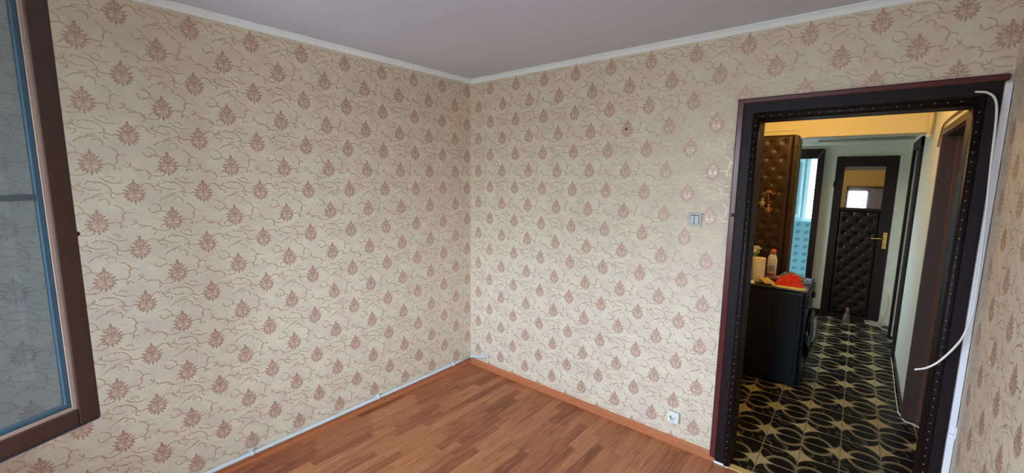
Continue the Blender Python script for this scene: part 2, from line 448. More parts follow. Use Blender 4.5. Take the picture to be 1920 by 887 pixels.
def lathe(bm, c, prof, n=20, mat=0, sx=1.0, sy=1.0):
    rings = []
    for r, z in prof:
        rings.append([bm.verts.new((c[0] + r * sx * math.cos(2 * math.pi * k / n), c[1] + r * sy * math.sin(2 * math.pi * k / n), c[2] + z)) for k in range(n)])
    for a, b in zip(rings, rings[1:]):
        for k in range(n):
            f = bm.faces.new((a[k], a[(k + 1) % n], b[(k + 1) % n], b[k])); f.smooth = True; f.material_index = mat
    bm.faces.new(rings[0][::-1]).material_index = mat; bm.faces.new(rings[-1]).material_index = mat
def bez(pts, n=8):
    """Catmull-Rom through the points."""
    P = [Vector(p) for p in pts]; P = [P[0] * 2 - P[1]] + P + [P[-1] * 2 - P[-2]]
    out = []
    for i in range(1, len(P) - 2):
        for k in range(n):
            t = k / n
            out.append(0.5 * ((2 * P[i]) + (P[i + 1] - P[i - 1]) * t + (2 * P[i - 1] - 5 * P[i] + 4 * P[i + 1] - P[i + 2]) * t * t + (3 * P[i] - P[i - 1] - 3 * P[i + 1] + P[i + 2]) * t ** 3))
    out.append(P[-2]); return out
def empty(name, loc):
    o = bpy.data.objects.new(name, None); o.empty_display_size = 0.05; o.location = loc; COL.objects.link(o); return o
def wpos(o):
    p = Vector((0, 0, 0))
    while o is not None: p += Vector(o.location); o = o.parent
    return p
def obj(name, bm, mats, parent=None, base=None, uvf=None, normals=True):
    """One mesh object from world-space geometry; origin at base (or parent's origin)."""
    org = Vector(base) if base is not None else (wpos(parent) if parent is not None else Vector((0, 0, 0)))
    if normals: bmesh.ops.recalc_face_normals(bm, faces=bm.faces)
    if uvf:
        ul = bm.loops.layers.uv.new('UVMap')
        for f in bm.faces:
            for lp in f.loops: lp[ul].uv = uvf(lp.vert.co, f.normal)
    for v in bm.verts: v.co -= org
    me = bpy.data.meshes.new(name); bm.to_mesh(me); bm.free()
    for mt in (mats if isinstance(mats, (list, tuple)) else [mats]): me.materials.append(mt)
    o = bpy.data.objects.new(name, me); COL.objects.link(o)
    if parent is not None:
        o.parent = parent; o.location = org - wpos(parent)
    else: o.location = org
    return o
def tag(o, label=None, cat=None, group=None, kind=None):
    if label: o['label'] = label
    if cat: o['category'] = cat
    if group: o['group'] = group
    if kind: o['kind'] = kind
    return o
def structure(o, label=None):
    o['kind'] = 'structure'
    if label: o['label'] = label
    return o
def paint_by(bm, fn):
    bm.normal_update()
    for f in bm.faces: f.material_index = fn(f.normal, f.calc_center_median())
def simple_box(name, lo, hi, mat, parent=None, bevel=0.0, base=None):
    bm = newbm(); box(bm, lo, hi, bevel); return obj(name, bm, mat, parent, base)

def sheet(bm, nx, ny, fn, thick=0.0, mat=0):
    """Grid surface fn(i/nx, j/ny) -> point, closed to a slab of given thickness along -z or a vector."""
    top = [[bm.verts.new(fn(i / nx, j / ny)) for i in range(nx + 1)] for j in range(ny + 1)]
    for j in range(ny):
        for i in range(nx):
            f = bm.faces.new((top[j][i], top[j][i + 1], top[j + 1][i + 1], top[j + 1][i])); f.smooth = True; f.material_index = mat
    if thick:
        tv = Vector(thick) if not isinstance(thick, float) else Vector((0, 0, -thick))
        bot = [[bm.verts.new(v.co + tv) for v in row] for row in top]
        for j in range(ny):
            for i in range(nx):
                f = bm.faces.new((bot[j][i], bot[j + 1][i], bot[j + 1][i + 1], bot[j][i + 1])); f.smooth = True; f.material_index = mat
        rim = [(0, i) for i in range(nx)] + [(j, nx) for j in range(ny)] + [(ny, i) for i in range(nx, 0, -1)] + [(j, 0) for j in range(ny, 0, -1)]
        for k in range(len(rim)):
            a, b = rim[k], rim[(k + 1) % len(rim)]
            f = bm.faces.new((top[a[0]][a[1]], bot[a[0]][a[1]], bot[b[0]][b[1]], top[b[0]][b[1]])); f.material_index = mat

# ================================================================== SETTING: the room
H = 2.55; RX = 3.12; FY = -3.15; T = 0.12; FT = 0.34
# UV phases measured on the photograph's wallpaper (bouquet lattice per wall)
def uv_back(co, n): return ((co.x + 0.041) / 0.2725 * DX, (co.z - 0.024) / 0.270 * DZ)
def uv_left(co, n): return ((co.y + 0.045) / 0.2775 * DX, (co.z + 0.005) / 0.2725 * DZ)
def uv_right(co, n): return (-(co.y - 0.002) / 0.2775 * DX, (co.z + 0.118) / 0.272 * DZ)

bm = newbm(); box(bm, (-T, FY - T, 0), (0, T, H))
wall_left = structure(obj('wall_left', bm, PAPER, base=(0, -1.5, 0), uvf=uv_left), 'left wall papered in cream with pink bouquets')
bm = newbm()
box(bm, (0, 0, 0), (2.20, T, H)); box(bm, (2.20, 0, 2.075), (3.05, T, H)); box(bm, (3.05, 0, 0), (RX, T, H))
paint_by(bm, lambda n, c: 0 if n.y < -0.5 else 1)
wall_back = structure(obj('wall_back', bm, [PAPER, HALLPAINT], base=(1.5, 0, 0), uvf=uv_back), 'papered wall with the doorway to the hall')
bm = newbm(); box(bm, (RX, FY - T, 0), (RX + 0.10, 0.0, H))
structure(obj('wall_right', bm, PAPER, base=(RX, -1.5, 0), uvf=uv_right), 'right wall papered in cream, at the edge of the picture')
WX0, WX1, WZ0, WZ1 = 0.74, 2.40, 0.92, 2.32
bm = newbm()
box(bm, (-T, FY - FT, 0), (WX0, FY, H)); box(bm, (WX1, FY - FT, 0), (RX, FY, H))
box(bm, (WX0, FY - FT, 0), (WX1, FY, WZ0)); box(bm, (WX0, FY - FT, WZ1), (WX1, FY, H))
structure(obj('wall_front', bm, PAPER, base=(1.5, FY, 0), uvf=uv_back), 'window wall behind the camera')
bm = newbm(); box(bm, (-T, FY - T, H), (RX + 0.1, T, H + 0.1))
structure(obj('ceiling', bm, CEIL, base=(1.5, -1.5, H)), 'plain white ceiling of the room')

# room window frame (behind the camera)
win = structure(empty('window_1', (1.44, FY, WZ0)), 'window of the room, behind the camera')
for lo_, hi_ in [((WX0, FY - 0.10, WZ0), (WX0 + 0.03, FY - 0.03, WZ1)), ((WX1 - 0.05, FY - 0.10, WZ0), (WX1, FY - 0.03, WZ1)), ((1.12, FY - 0.10, WZ0), (1.19, FY - 0.03, WZ1)),
                 ((WX0, FY - 0.10, WZ0), (WX1, FY - 0.03, WZ0 + 0.03)), ((WX0, FY - 0.10, WZ1 - 0.03), (WX1, FY - 0.03, WZ1))]:
    simple_box('frame_bar', lo_, hi_, SASHBROWN, win, 0.004)

# cornices (cove moulding)
def cornice(name, a, b, inward, label):
    bm = newbm()
    a = Vector(a); b = Vector(b); iw = Vector(inward); dn = Vector((0, 0, -1))
    prof = [(0, 0), (0.034, 0), (0.034, 0.005), (0.027, 0.008), (0.018, 0.014), (0.010, 0.023), (0.006, 0.030), (0, 0.032)]
    d = (b - a).normalized()
    r0 = []; r1 = []
    for u, w in prof:
        r0.append(bm.verts.new(a + iw * u + dn * w + d * u)); r1.append(bm.verts.new(b + iw * u + dn * w - d * u))
    n = len(prof)
    for k in range(n):
        bm.faces.new((r0[k], r0[(k + 1) % n], r1[(k + 1) % n], r1[k]))
    bm.faces.new(r0); bm.faces.new(r1[::-1])
    return structure(obj(name, bm, CORNICE, base=tuple((a + b) / 2)), label)
cornice('trim_1', (0, 0, H), (0, FY, H), (1, 0, 0), 'white cornice above the left wall')
cornice('trim_2', (0, 0, H), (RX, 0, H), (0, -1, 0), 'white cornice above the doorway wall')
cornice('trim_3', (RX, 0, H), (RX, FY, H), (-1, 0, 0), 'white cornice above the right wall')

# floor: slab plus laminate boards, each a part
bm = newbm(); box(bm, (-T, FY - T, -0.10), (RX, -0.0, -0.008))
floor = structure(obj('floor', bm, PLASTER, base=(0, 0, -0.008)), 'orange brown three-strip laminate floor')
rng = random.Random(4)
bw, bl = 0.195, 1.285
ix = 0; x = 0.0
while x < RX - 0.01:
    x1 = min(x + bw, RX)
    y = FY - rng.random() * bl
    while y < -0.001:
        y0 = max(y, FY); y1 = min(y + bl, -0.002)
        if y1 - y0 > 0.02:
            bm = newbm(); g = 0.0006
            A = [(x + g, y0 + g), (x1 - g, y0 + g), (x1 - g, y1 - g), (x + g, y1 - g)]
            cx, cy = (x + x1) / 2, (y0 + y1) / 2
            low = [bm.verts.new((px, py, -0.008)) for px, py in A]
            mid = [bm.verts.new((px, py, -0.0009)) for px, py in A]
            top = [bm.verts.new((px + (0.0012 if px < cx else -0.0012), py + (0.0012 if py < cy else -0.0012), 0)) for px, py in A]
            for k in range(4):
                bm.faces.new((low[k], low[(k + 1) % 4], mid[(k + 1) % 4], mid[k])); bm.faces.new((mid[k], mid[(k + 1) % 4], top[(k + 1) % 4], top[k]))
            bm.faces.new(top)
            obj('laminate_board', bm, LAMINATE, floor, base=(cx, cy, -0.008), uvf=lambda co, n: (co.x, co.y))
        y += bl
    x += bw; ix += 1

# skirting boards
def skirting(name, a, b, inward, mat, label):
    bm = newbm(); a = Vector(a); b = Vector(b); iw = Vector(inward)
    prof = [(0, 0), (0.019, 0), (0.019, 0.016), (0.015, 0.020), (0.015, 0.036), (0.012, 0.040), (0.012, 0.047), (0.006, 0.054), (0, 0.055)]
    r0 = [bm.verts.new(a + iw * u + Vector((0, 0, w))) for u, w in prof]
    r1 = [bm.verts.new(b + iw * u + Vector((0, 0, w))) for u, w in prof]
    n = len(prof)
    for k in range(n): bm.faces.new((r0[k], r0[(k + 1) % n], r1[(k + 1) % n], r1[k]))
    bm.faces.new(r0); bm.faces.new(r1[::-1])
    return structure(obj(name, bm, mat, base=tuple((a + b) / 2)), label)
skirting('baseboard_left', (0, -0.0, 0), (0, FY, 0), (1, 0, 0), SKIRT, 'orange wood skirting under the left wall')
skirting('baseboard_back', (0.0, 0, 0), (2.14, 0, 0), (0, -1, 0), SKIRTX, 'orange wood skirting from the corner to the doorway')

# ------------------------------------------------------------------ doorway 1: leatherette-clad casing
d1 = structure(empty('door_1', (2.62, 0, 0)), 'doorway casing clad in black leatherette with nail rows')
XL, XR, ZT = 2.225, 3.020, 2.050            # clear opening
CF = -0.022                                  # casing front
bm = newbm(); box(bm, (2.145, CF, 0.012), (2.195, 0.0, 2.142), 0.003)
casL = obj('casing_side', bm, LEATHER, d1)
bm = newbm(); box(bm, (3.050, CF, 0.0), (3.092, 0.0, 2.142), 0.003)
casR = obj('casing_side', bm, LEATHER, d1)
bm = newbm(); box(bm, (2.146, CF - 0.0005, 2.085), (3.092, 0.0, 2.143), 0.003)
casT = obj('casing_head', bm, LEATHER, d1)
bm = newbm(); box(bm, (2.113, CF - 0.004, 0.03), (2.147, 0.0, 2.168), 0.006)
tag(obj('outer_moulding', bm, MAHOG, d1), 'reddish mahogany outer moulding')
bm = newbm(); box(bm, (2.113, CF - 0.0035, 2.139), (3.108, 0.0, 2.1675), 0.006)
tag(obj('outer_moulding', bm, MAHOG, d1), 'reddish mahogany moulding across the top')
# padded rolls with nail rows
def roll(name, a, b, r, parent):
    bm = newbm(); tube(bm, [a, Vector(a).lerp(Vector(b), 0.5), b], r, 10); return obj(name, bm, LEATHER, parent)
rL = roll('padded_roll', (2.210, CF + 0.004, 0.012), (2.210, CF + 0.004, 2.085), 0.017, d1)
rR = roll('padded_roll', (3.036, CF + 0.004, 0.0), (3.036, CF + 0.004, 2.085), 0.017, d1)
rT = roll('padded_roll', (2.200, CF + 0.004, 2.066), (3.045, CF + 0.004, 2.066), 0.017, d1)
def nails(parent, pts, axis, r=0.0033):
    bm = newbm()
    for p in pts:
        g = bmesh.ops.create_uvsphere(bm, u_segments=6, v_segments=4, radius=r)
        for v in g['verts']: v.co = Vector(p) + v.co
    for f in bm.faces: f.smooth = True
    return tag(obj('nail_row', bm, STEEL, parent), kind='stuff')
nails(rL, [(2.208, CF - 0.0125, 0.05 + 0.041 * k) for k in range(49)], 1)
nails(rR, [(3.034, CF - 0.0125, 0.05 + 0.041 * k) for k in range(49)], 1)
nails(rT, [(2.24 + 0.041 * k, CF - 0.0125, 2.066) for k in range(19)], 1)
# jamb lining
bm = newbm(); box(bm, (2.200, -0.004, 0.002), (XL, T + 0.02, 2.075)); box(bm, (XR, -0.004, 0.002), (3.05, T + 0.02, 2.075)); box(bm, (2.2, -0.004, ZT), (3.05, T + 0.02, 2.075))
obj('jamb_lining', bm, LEATHER, d1)
bm = newbm(); box(bm, (2.140, CF - 0.003, 0.0), (2.197, 0.0, 0.014), 0.002); box(bm, (2.200, CF - 0.006, 0.0), (2.224, 0.0, 0.013), 0.002)
tag(obj('casing_foot', bm, WHITEPLASTIC, d1), 'pale plastic foot under the casing')
bm = newbm(); box(bm, (2.125, CF - 0.012, 1.520), (2.140, CF - 0.002, 1.538), 0.003)
tag(obj('latch_stub', bm, DARK, d1), 'small dark catch on the mahogany moulding')
# threshold
bm = newbm(); box(bm, (XL, -0.022, -0.002), (XR, 0.03, 0.006), 0.002)
structure(obj('trim_4', bm, THRESH, base=(2.62, 0, 0)), 'yellow wooden threshold strip in the doorway')

# ================================================================== SETTING: hallway
HX = 3.07
hall_floor = newbm(); box(hall_floor, (1.0, 0.0, -0.10), (3.40, 4.16, -0.006))
hall_floor = structure(obj('floor.001', hall_floor, GROUT, base=(2.2, 2.0, -0.006)), 'hall floor of black and ochre patterned tiles')
TS = 0.2; SLP = -0.0118
tile_mesh = {}
def tile_obj(i, j):
    key = (i % 2, j % 2)
    if key not in tile_mesh:
        bm = newbm(); h = TS / 2 - 0.0012; b = 0.0018
        low = [bm.verts.new((sx_ * h, sy_ * h, 0)) for sx_, sy_ in ((-1, -1), (1, -1), (1, 1), (-1, 1))]
        mid = [bm.verts.new((sx_ * h, sy_ * h, 0.0045)) for sx_, sy_ in ((-1, -1), (1, -1), (1, 1), (-1, 1))]
        top = [bm.verts.new((sx_ * (h - b), sy_ * (h - b), 0.006)) for sx_, sy_ in ((-1, -1), (1, -1), (1, 1), (-1, 1))]
        for k in range(4):
            bm.faces.new((low[k], low[(k + 1) % 4], mid[(k + 1) % 4], mid[k])); bm.faces.new((mid[k], mid[(k + 1) % 4], top[(k + 1) % 4], top[k]))
        bm.faces.new(top)
        ul = bm.loops.layers.uv.new('UVMap')
        for f in bm.faces:
            for lp in f.loops: lp[ul].uv = (lp.vert.co.x / TS + 0.5 + key[0], lp.vert.co.y / TS + 0.5 + key[1])
        me = bpy.data.meshes.new('tile'); bm.to_mesh(me); bm.free(); me.materials.append(TILE); tile_mesh[key] = me
    o = bpy.data.objects.new('tile', tile_mesh[key]); COL.objects.link(o); o.parent = hall_floor
    yy = (j + 0.5) * 0.2015; xx = 2.543 + (i + 0.5) * TS + SLP * yy
    o.location = Vector((xx, yy, -0.006)) - wpos(hall_floor); o.rotation_euler = (0, 0, -SLP)
for i in range(-5, 3):
    for j in range(0, 20):
        tile_obj(i, j)
for j in range(2, 7): tile_obj(3, j)

# right wall of the hall with two door openings
bm = newbm(); X0, X1 = HX, HX + 0.15
for y0, y1, z0, z1 in [(T, 0.352, 0, 2.52), (0.352, 1.402, 2.05, 2.52), (1.402, 2.90, 0, 2.52), (2.90, 3.62, 2.07, 2.52), (3.62, 4.16, 0, 2.52)]:
    box(bm, (X0, y0, z0), (X1, y1, z1))
structure(obj('wall_hall_right', bm, HALLPAINT, base=(HX, 2, 0)), 'white hall wall between the two side doors')
bm = newbm(); box(bm, (1.0, T, 0), (1.1, 3.25, 2.52)); box(bm, (1.0, 3.85, 0), (1.1, 4.05, 2.52)); box(bm, (1.0, 3.25, 2.0), (1.1, 3.85, 2.52)); box(bm, (1.0, 3.25, 0), (1.1, 3.85, 1.2)); structure(obj('wall_hall_left', bm, HALLPAINT, base=(1.0, 2, 0)), 'left wall of the hall, out of sight')  # unseen opening added in this wall to brighten the far hall
# dividing wall with the padded door, and the beam over the passage
bm = newbm()
box(bm, (1.1, 2.09, 0), (1.46, 2.19, 2.52)); box(bm, (1.46, 2.09, 2.15), (2.186, 2.19, 2.52)); box(bm, (2.165, 2.09, 0), (2.186, 2.19, 2.15))
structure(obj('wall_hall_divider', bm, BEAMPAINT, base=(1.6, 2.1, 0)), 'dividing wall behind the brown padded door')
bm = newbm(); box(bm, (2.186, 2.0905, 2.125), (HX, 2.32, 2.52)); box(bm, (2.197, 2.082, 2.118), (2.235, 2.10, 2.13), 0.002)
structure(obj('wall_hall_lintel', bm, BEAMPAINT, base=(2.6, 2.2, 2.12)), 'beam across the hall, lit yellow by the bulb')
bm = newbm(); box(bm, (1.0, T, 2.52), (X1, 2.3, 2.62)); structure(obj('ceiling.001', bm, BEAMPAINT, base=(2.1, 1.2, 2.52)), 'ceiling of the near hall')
bm = newbm(); box(bm, (1.0, 2.30, 2.215), (X1, 4.16, 2.30)); structure(obj('ceiling.002', bm, HALLPAINT, base=(2.1, 3.2, 2.215)), 'low ceiling of the far hall')
# far wall with the bathroom opening
bm = newbm()
box(bm, (1.0, 4.05, 0), (1.50, 4.16, 2.4)); box(bm, (1.50, 4.05, 2.02), (2.20, 4.16, 2.4)); box(bm, (2.20, 4.05, 0), (HX, 4.16, 2.4))
structure(obj('wall_hall_far', bm, HALLPAINT, base=(2.2, 4.05, 0)), 'far wall of the hall with the bathroom opening')
bm = newbm()
prof = [(4.048, 2.213), (4.012, 2.213), (4.012, 2.200), (4.030, 2.175), (4.048, 2.168)]
r0 = [bm.verts.new((1.2, y, z)) for y, z in prof]; r1 = [bm.verts.new((HX, y, z)) for y, z in prof]
for k in range(5): bm.faces.new((r0[k], r0[(k + 1) % 5], r1[(k + 1) % 5], r1[k]))
bm.faces.new(r0); bm.faces.new(r1[::-1])
structure(obj('trim_5', bm, HALLPAINT, base=(2.2, 4.03, 2.2)), 'pale cornice above the far hall door')
bm = newbm(); box(bm, (2.255, 4.035, 0), (2.385, 4.05, 0.075), 0.003)
structure(obj('baseboard_hall_far', bm, BLACKTILE, base=(2.3, 4.05, 0)), 'black skirting tile beside the far door')
bm = newbm(); box(bm, (HX - 0.012, 1.450, 0), (HX, 2.79, 0.065), 0.003)
structure(obj('baseboard_hall_right', bm, BLACKTILE, base=(HX, 2.1, 0)), 'black skirting along the white hall wall')

# bathroom beyond
bm = newbm(); box(bm, (0.9, 6.0, 0), (1.92, 6.1, 2.4)); box(bm, (2.50, 6.0, 0), (2.85, 6.1, 2.4)); box(bm, (1.92, 6.0, 0), (2.5, 6.1, 1.10)); box(bm, (1.92, 6.0, 2.2), (2.5, 6.1, 2.4))
wall_bath = structure(obj('wall_bathroom_back', bm, BATHPAINT, base=(1.9, 6.0, 0)), 'pale blue bathroom wall with the window')
bm = newbm(); box(bm, (0.8, 4.16, 0), (0.9, 6.1, 2.4)); structure(obj('wall_bathroom_left', bm, BATHPAINT, base=(0.9, 5, 0)), 'left bathroom wall')
bm = newbm(); box(bm, (2.85, 4.16, 0), (2.95, 6.1, 2.4)); structure(obj('wall_bathroom_right', bm, BATHPAINT, base=(2.85, 5, 0)), 'right bathroom wall')
bm = newbm(); box(bm, (0.8, 4.16, 2.4), (2.95, 6.1, 2.5)); structure(obj('ceiling.003', bm, BATHPAINT, base=(1.9, 5, 2.4)), 'bathroom ceiling')
bm = newbm(); box(bm, (0.8, 4.16, -0.1), (2.95, 6.1, 0.0)); structure(obj('floor.002', bm, BATHGROUT, base=(1.9, 5, 0)), 'bathroom floor')
bt = 0.125
bm = newbm(); h = bt / 2 - 0.0012
vs0 = [bm.verts.new((a * h, 0, b * h)) for a, b in ((-1, -1), (1, -1), (1, 1), (-1, 1))]
vs1 = [bm.verts.new((a * h, -0.005, b * h)) for a, b in ((-1, -1), (1, -1), (1, 1), (-1, 1))]
vs2 = [bm.verts.new((a * (h - .002), -0.0065, b * (h - .002))) for a, b in ((-1, -1), (1, -1), (1, 1), (-1, 1))]
for k in range(4):
    bm.faces.new((vs0[k], vs0[(k + 1) % 4], vs1[(k + 1) % 4], vs1[k])); bm.faces.new((vs1[k], vs1[(k + 1) % 4], vs2[(k + 1) % 4], vs2[k]))
bm.faces.new(vs2)
ul = bm.loops.layers.uv.new('UVMap')
for f in bm.faces:
    for lp in f.loops: lp[ul].uv = (lp.vert.co.x / bt + 0.5, lp.vert.co.z / bt + 0.5)
bme = bpy.data.meshes.new('wall_tile'); bm.to_mesh(bme); bm.free(); bme.materials.append(BATHTILE)
for i in range(8):
    for j in range(8):
        o = bpy.data.objects.new('wall_tile', bme); COL.objects.link(o); o.parent = wall_bath
        o.location = Vector((1.55 + (i + .5) * bt, 6.0, 0.06 + (j + .5) * bt)) - wpos(wall_bath)
w2 = structure(empty('window_2', (2.21, 6.0, 1.10)), 'bathroom window with white blind')
for lo_, hi_ in [((1.90, 5.975, 1.08), (1.95, 6.05, 2.2)), ((2.47, 5.975, 1.08), (2.52, 6.05, 2.2)), ((1.90, 5.96, 1.06), (2.52, 6.05, 1.11)), ((1.90, 5.975, 2.16), (2.52, 6.05, 2.21))]:
    simple_box('frame_bar', lo_, hi_, BLIND, w2, 0.003)
bl_ = None
for k in range(24):
    z = 2.14 - k * 0.036
    bm = newbm()
    vs = box(bm, (1.952, 5.985, z - 0.0015), (2.468, 6.010, z + 0.0015))
    for v in bm.verts: v.co.z += (v.co.y - 5.9975) * 0.9
    obj('blind_slat', bm, BLIND, w2)
# white casement standing open inside the bathroom
cs = tag(empty('window_casement', (1.80, 5.93, 1.08)), 'white window casement standing open in the pale blue bathroom', 'window')
for lo_, hi_ in [((1.70, 5.915, 1.12), (1.735, 5.95, 2.10)), ((1.835, 5.915, 1.12), (1.87, 5.95, 2.10)), ((1.735, 5.915, 2.05), (1.835, 5.95, 2.10)), ((1.735, 5.915, 1.12), (1.835, 5.95, 1.17))]:
    simple_box('casement_bar', lo_, hi_, BLIND, cs, 0.004)
simple_box('pane', (1.735, 5.93, 1.17), (1.835, 5.936, 2.05), CLEARPLASTIC, cs)
simple_box('bracket', (1.76, 5.945, 1.08), (1.81, 6.0, 1.12), BLIND, cs, 0.003)

# bathroom door casing
d6 = structure(empty('door_6', (1.85, 4.05, 0)), 'dark casing of the opening to the blue bathroom')
simple_box('casing_side', (2.185, 4.00, 0), (2.255, 4.06, 2.135), DARKBROWN, d6, 0.004)
simple_box('casing_side', (1.44, 4.00, 0), (1.51, 4.06, 2.135), DARKBROWN, d6, 0.004)
simple_box('casing_head', (1.44, 4.001, 2.015), (2.255, 4.06, 2.138), DARKBROWN, d6, 0.004)
bm = newbm(); tube(bm, [(2.186, 3.999, 2.016), (2.254, 3.999, 2.136)], 0.002, 6); tag(obj('mitre_joint', bm, IVORY, d6), 'pale open mitre joint')
bm = newbm()
for k in range(34):
    g = bmesh.ops.create_uvsphere(bm, u_segments=6, v_segments=4, radius=0.004)
    for v in g['verts']: v.co += Vector((2.190, 3.999, 0.35 + 0.048 * k))
tag(obj('nail_row', bm, STEEL, d6), kind='stuff')

# ------------------------------------------------------------------ tufted upholstery
def tufted(name, x0, x1, z0, z1, y, sx_, sz, depth, mat, parent, res=0.011, bulge=0.02, phase=(0.5, 0.5), crease=0.30, xlim=9.0):
    """Padded panel facing -y with staggered buttons, deep at the buttons and creased between them."""
    bm = newbm()
    nx = max(8, int((x1 - x0) / res)); nz = max(8, int((z1 - z0) / res))
    btn = []
    j = 0; z = z0 + sz * phase[1]
    while z < z1 - 0.02:
        x = x0 + sx_ * phase[0] + (sx_ / 2 if j % 2 else 0) - sx_
        while x < x1:
            if x > x0 + 0.012 and x < min(xlim, x1 - 0.012): btn.append((x, z))
            x += sx_
        z += sz; j += 1
    def hgt(x, z):
        e = min(x - x0, x1 - x, z - z0, z1 - z)
        h = bulge * min(1, max(0, e / 0.03)) ** 0.5
        d = min((math.hypot((x - bx) / 1.0, z - bz) for bx, bz in btn), default=1)
        h -= depth * math.exp(-(d / 0.017) ** 2) + depth * 0.30 * math.exp(-(d / 0.045) ** 2)
        # diagonal creases between neighbouring buttons
        u = (x - x0) / sx_ - phase[0]; w = (z - z0) / sz - phase[1]
        c1 = abs(((u + w / 2) % 1 + 0.5) % 1 - 0.5); c2 = abs(((u - w / 2) % 1 + 0.5) % 1 - 0.5)
        h -= depth * crease * (math.exp(-(c1 / 0.07) ** 2) + math.exp(-(c2 / 0.07) ** 2)) * (1 if e > 0.03 else e / 0.03)
        return max(h, 0.0)
    def fn(a, b):
        x = x0 + (x1 - x0) * a; z = z0 + (z1 - z0) * b
        return (x, y - hgt(x, z), z)
    g = [[bm.verts.new(fn(i / nx, k / nz)) for i in range(nx + 1)] for k in range(nz + 1)]
    for k in range(nz):
        for i in range(nx):
            f = bm.faces.new((g[k][i], g[k][i + 1], g[k + 1][i + 1], g[k + 1][i])); f.smooth = True
    rim = [g[0][i] for i in range(nx + 1)] + [g[k][nx] for k in range(1, nz + 1)] + [g[nz][i] for i in range(nx - 1, -1, -1)] + [g[k][0] for k in range(nz - 1, 0, -1)]
    back = [bm.verts.new((v.co.x, y + 0.004, v.co.z)) for v in rim]
    for k in range(len(rim)):
        bm.faces.new((rim[k], back[k], back[(k + 1) % len(rim)], rim[(k + 1) % len(rim)]))
    bm.faces.new(back[::-1])
    o = obj(name, bm, mat, parent)
    bb = newbm()
    for bx, bz in btn:
        q = bmesh.ops.create_uvsphere(bb, u_segments=8, v_segments=5, radius=0.0075)
        yy = y - hgt(bx, bz)
        for v in q['verts']: v.co = Vector((bx + v.co.x, yy - 0.001 + v.co.y * 0.55, bz + v.co.z))
    for f in bb.faces: f.smooth = True
    tag(obj('button_rows', bb, mat, o), kind='stuff')
    return o

# door_2: far padded door with a glass light
d2 = structure(empty('door_2', (2.67, 4.05, 0)), 'dark tufted door with a small glass light at the end of the hall')
DY = 4.012
bm = newbm(); box(bm, (2.382, DY, 0.0), (2.466, 4.049, 2.037), 0.004); obj('stile', bm, DARKBROWN, d2)
bm = newbm(); box(bm, (2.852, DY, 0.0), (2.960, 4.049, 2.037), 0.004); obj('stile', bm, DARKBROWN, d2)
bm = newbm(); box(bm, (2.466, DY + 0.001, 1.915), (2.852, 4.049, 2.036), 0.003); obj('rail', bm, DARKBROWN, d2)
bm = newbm(); box(bm, (2.466, DY + 0.001, 1.375), (2.852, 4.049, 1.413), 0.003); obj('rail', bm, DARKBROWN, d2)
bm = newbm(); box(bm, (2.466, DY + 0.001, 0.0), (2.852, 4.049, 0.07), 0.003); obj('rail', bm, DARKBROWN, d2)
tufted('tufted_panel', 2.466, 2.852, 0.07, 1.375, DY + 0.024, 0.128, 0.082, 0.018, DARKBROWN, d2, 0.0085, 0.026, (0.5, 0.5), 0.14)
bm = newbm(); TILT = 0.0545; YAW = -0.025
box(bm, (2.466, -0.003, -0.252), (2.852, 0.003, 0.252))
for v in bm.verts:
    y_, z_ = v.co.y, v.co.z
    v.co.y = DY + 0.022 + y_ * math.cos(TILT) + z_ * math.sin(TILT) + (v.co.x - 2.659) * YAW
    v.co.z = 1.664 - y_ * math.sin(TILT) + z_ * math.cos(TILT)
tag(obj('glass_pane', bm, DOORGLASS, d2), 'reflecting glass light of the door')
for xs in (2.398, 2.450, 2.868, 2.945):
    bm = newbm()
    for k in range(40):
        g = bmesh.ops.create_uvsphere(bm, u_segments=6, v_segments=4, radius=0.0035)
        for v in g['verts']: v.co += Vector((xs, DY - 0.001, 0.05 + 0.05 * k))
    tag(obj('nail_row', bm, DARKBROWN, d2), kind='stuff')
bm = newbm(); box(bm, (2.903, DY - 0.009, 0.935), (2.941, DY, 1.135), 0.004)
hp = tag(obj('handle_plate', bm, BRASS, d2), 'brass handle plate')
bm = newbm(); tube(bm, [(2.922, DY - 0.008, 1.062), (2.922, DY - 0.045, 1.062)], 0.009, 8); tube(bm, bez([(2.925, DY - 0.046, 1.063), (2.88, DY - 0.052, 1.062), (2.80, DY - 0.044, 1.056)], 5), 0.0075, 8)
obj('lever', bm, BRASS, hp)
bm = newbm(); tube(bm, [(2.922, DY - 0.0105, 0.985), (2.922, DY - 0.008, 0.985)], 0.007, 8); obj('keyhole', bm, DARK, hp)
bm = newbm(); tube(bm, [(2.379, DY - 0.006, 1.66), (2.379, DY - 0.006, 1.73)], 0.007, 8); tag(obj('hinge', bm, DARK, d2), 'dark door hinge')
simple_box('stop_strip', (2.966, 4.02, 0), (2.995, 4.05, 2.03), HALLPAINT, d2, 0.003)

# door_3: dark side door further down the hall
d3 = structure(empty('door_3', (HX, 3.26, 0)), 'dark side door further down on the right of the hall')
simple_box('casing_side', (HX - 0.025, 2.80, 0), (HX, 2.90, 2.15), DARKBROWN, d3, 0.004)
simple_box('casing_side', (HX - 0.025, 3.62, 0), (HX, 3.72, 2.15), DARKBROWN, d3, 0.004)
simple_box('casing_head', (HX - 0.0255, 2.80, 2.06), (HX, 3.72, 2.151), DARKBROWN, d3, 0.004)
simple_box('door_leaf', (HX + 0.012, 2.90, 0.005), (HX + 0.05, 3.62, 2.07), DARKBROWN, d3, 0.003)

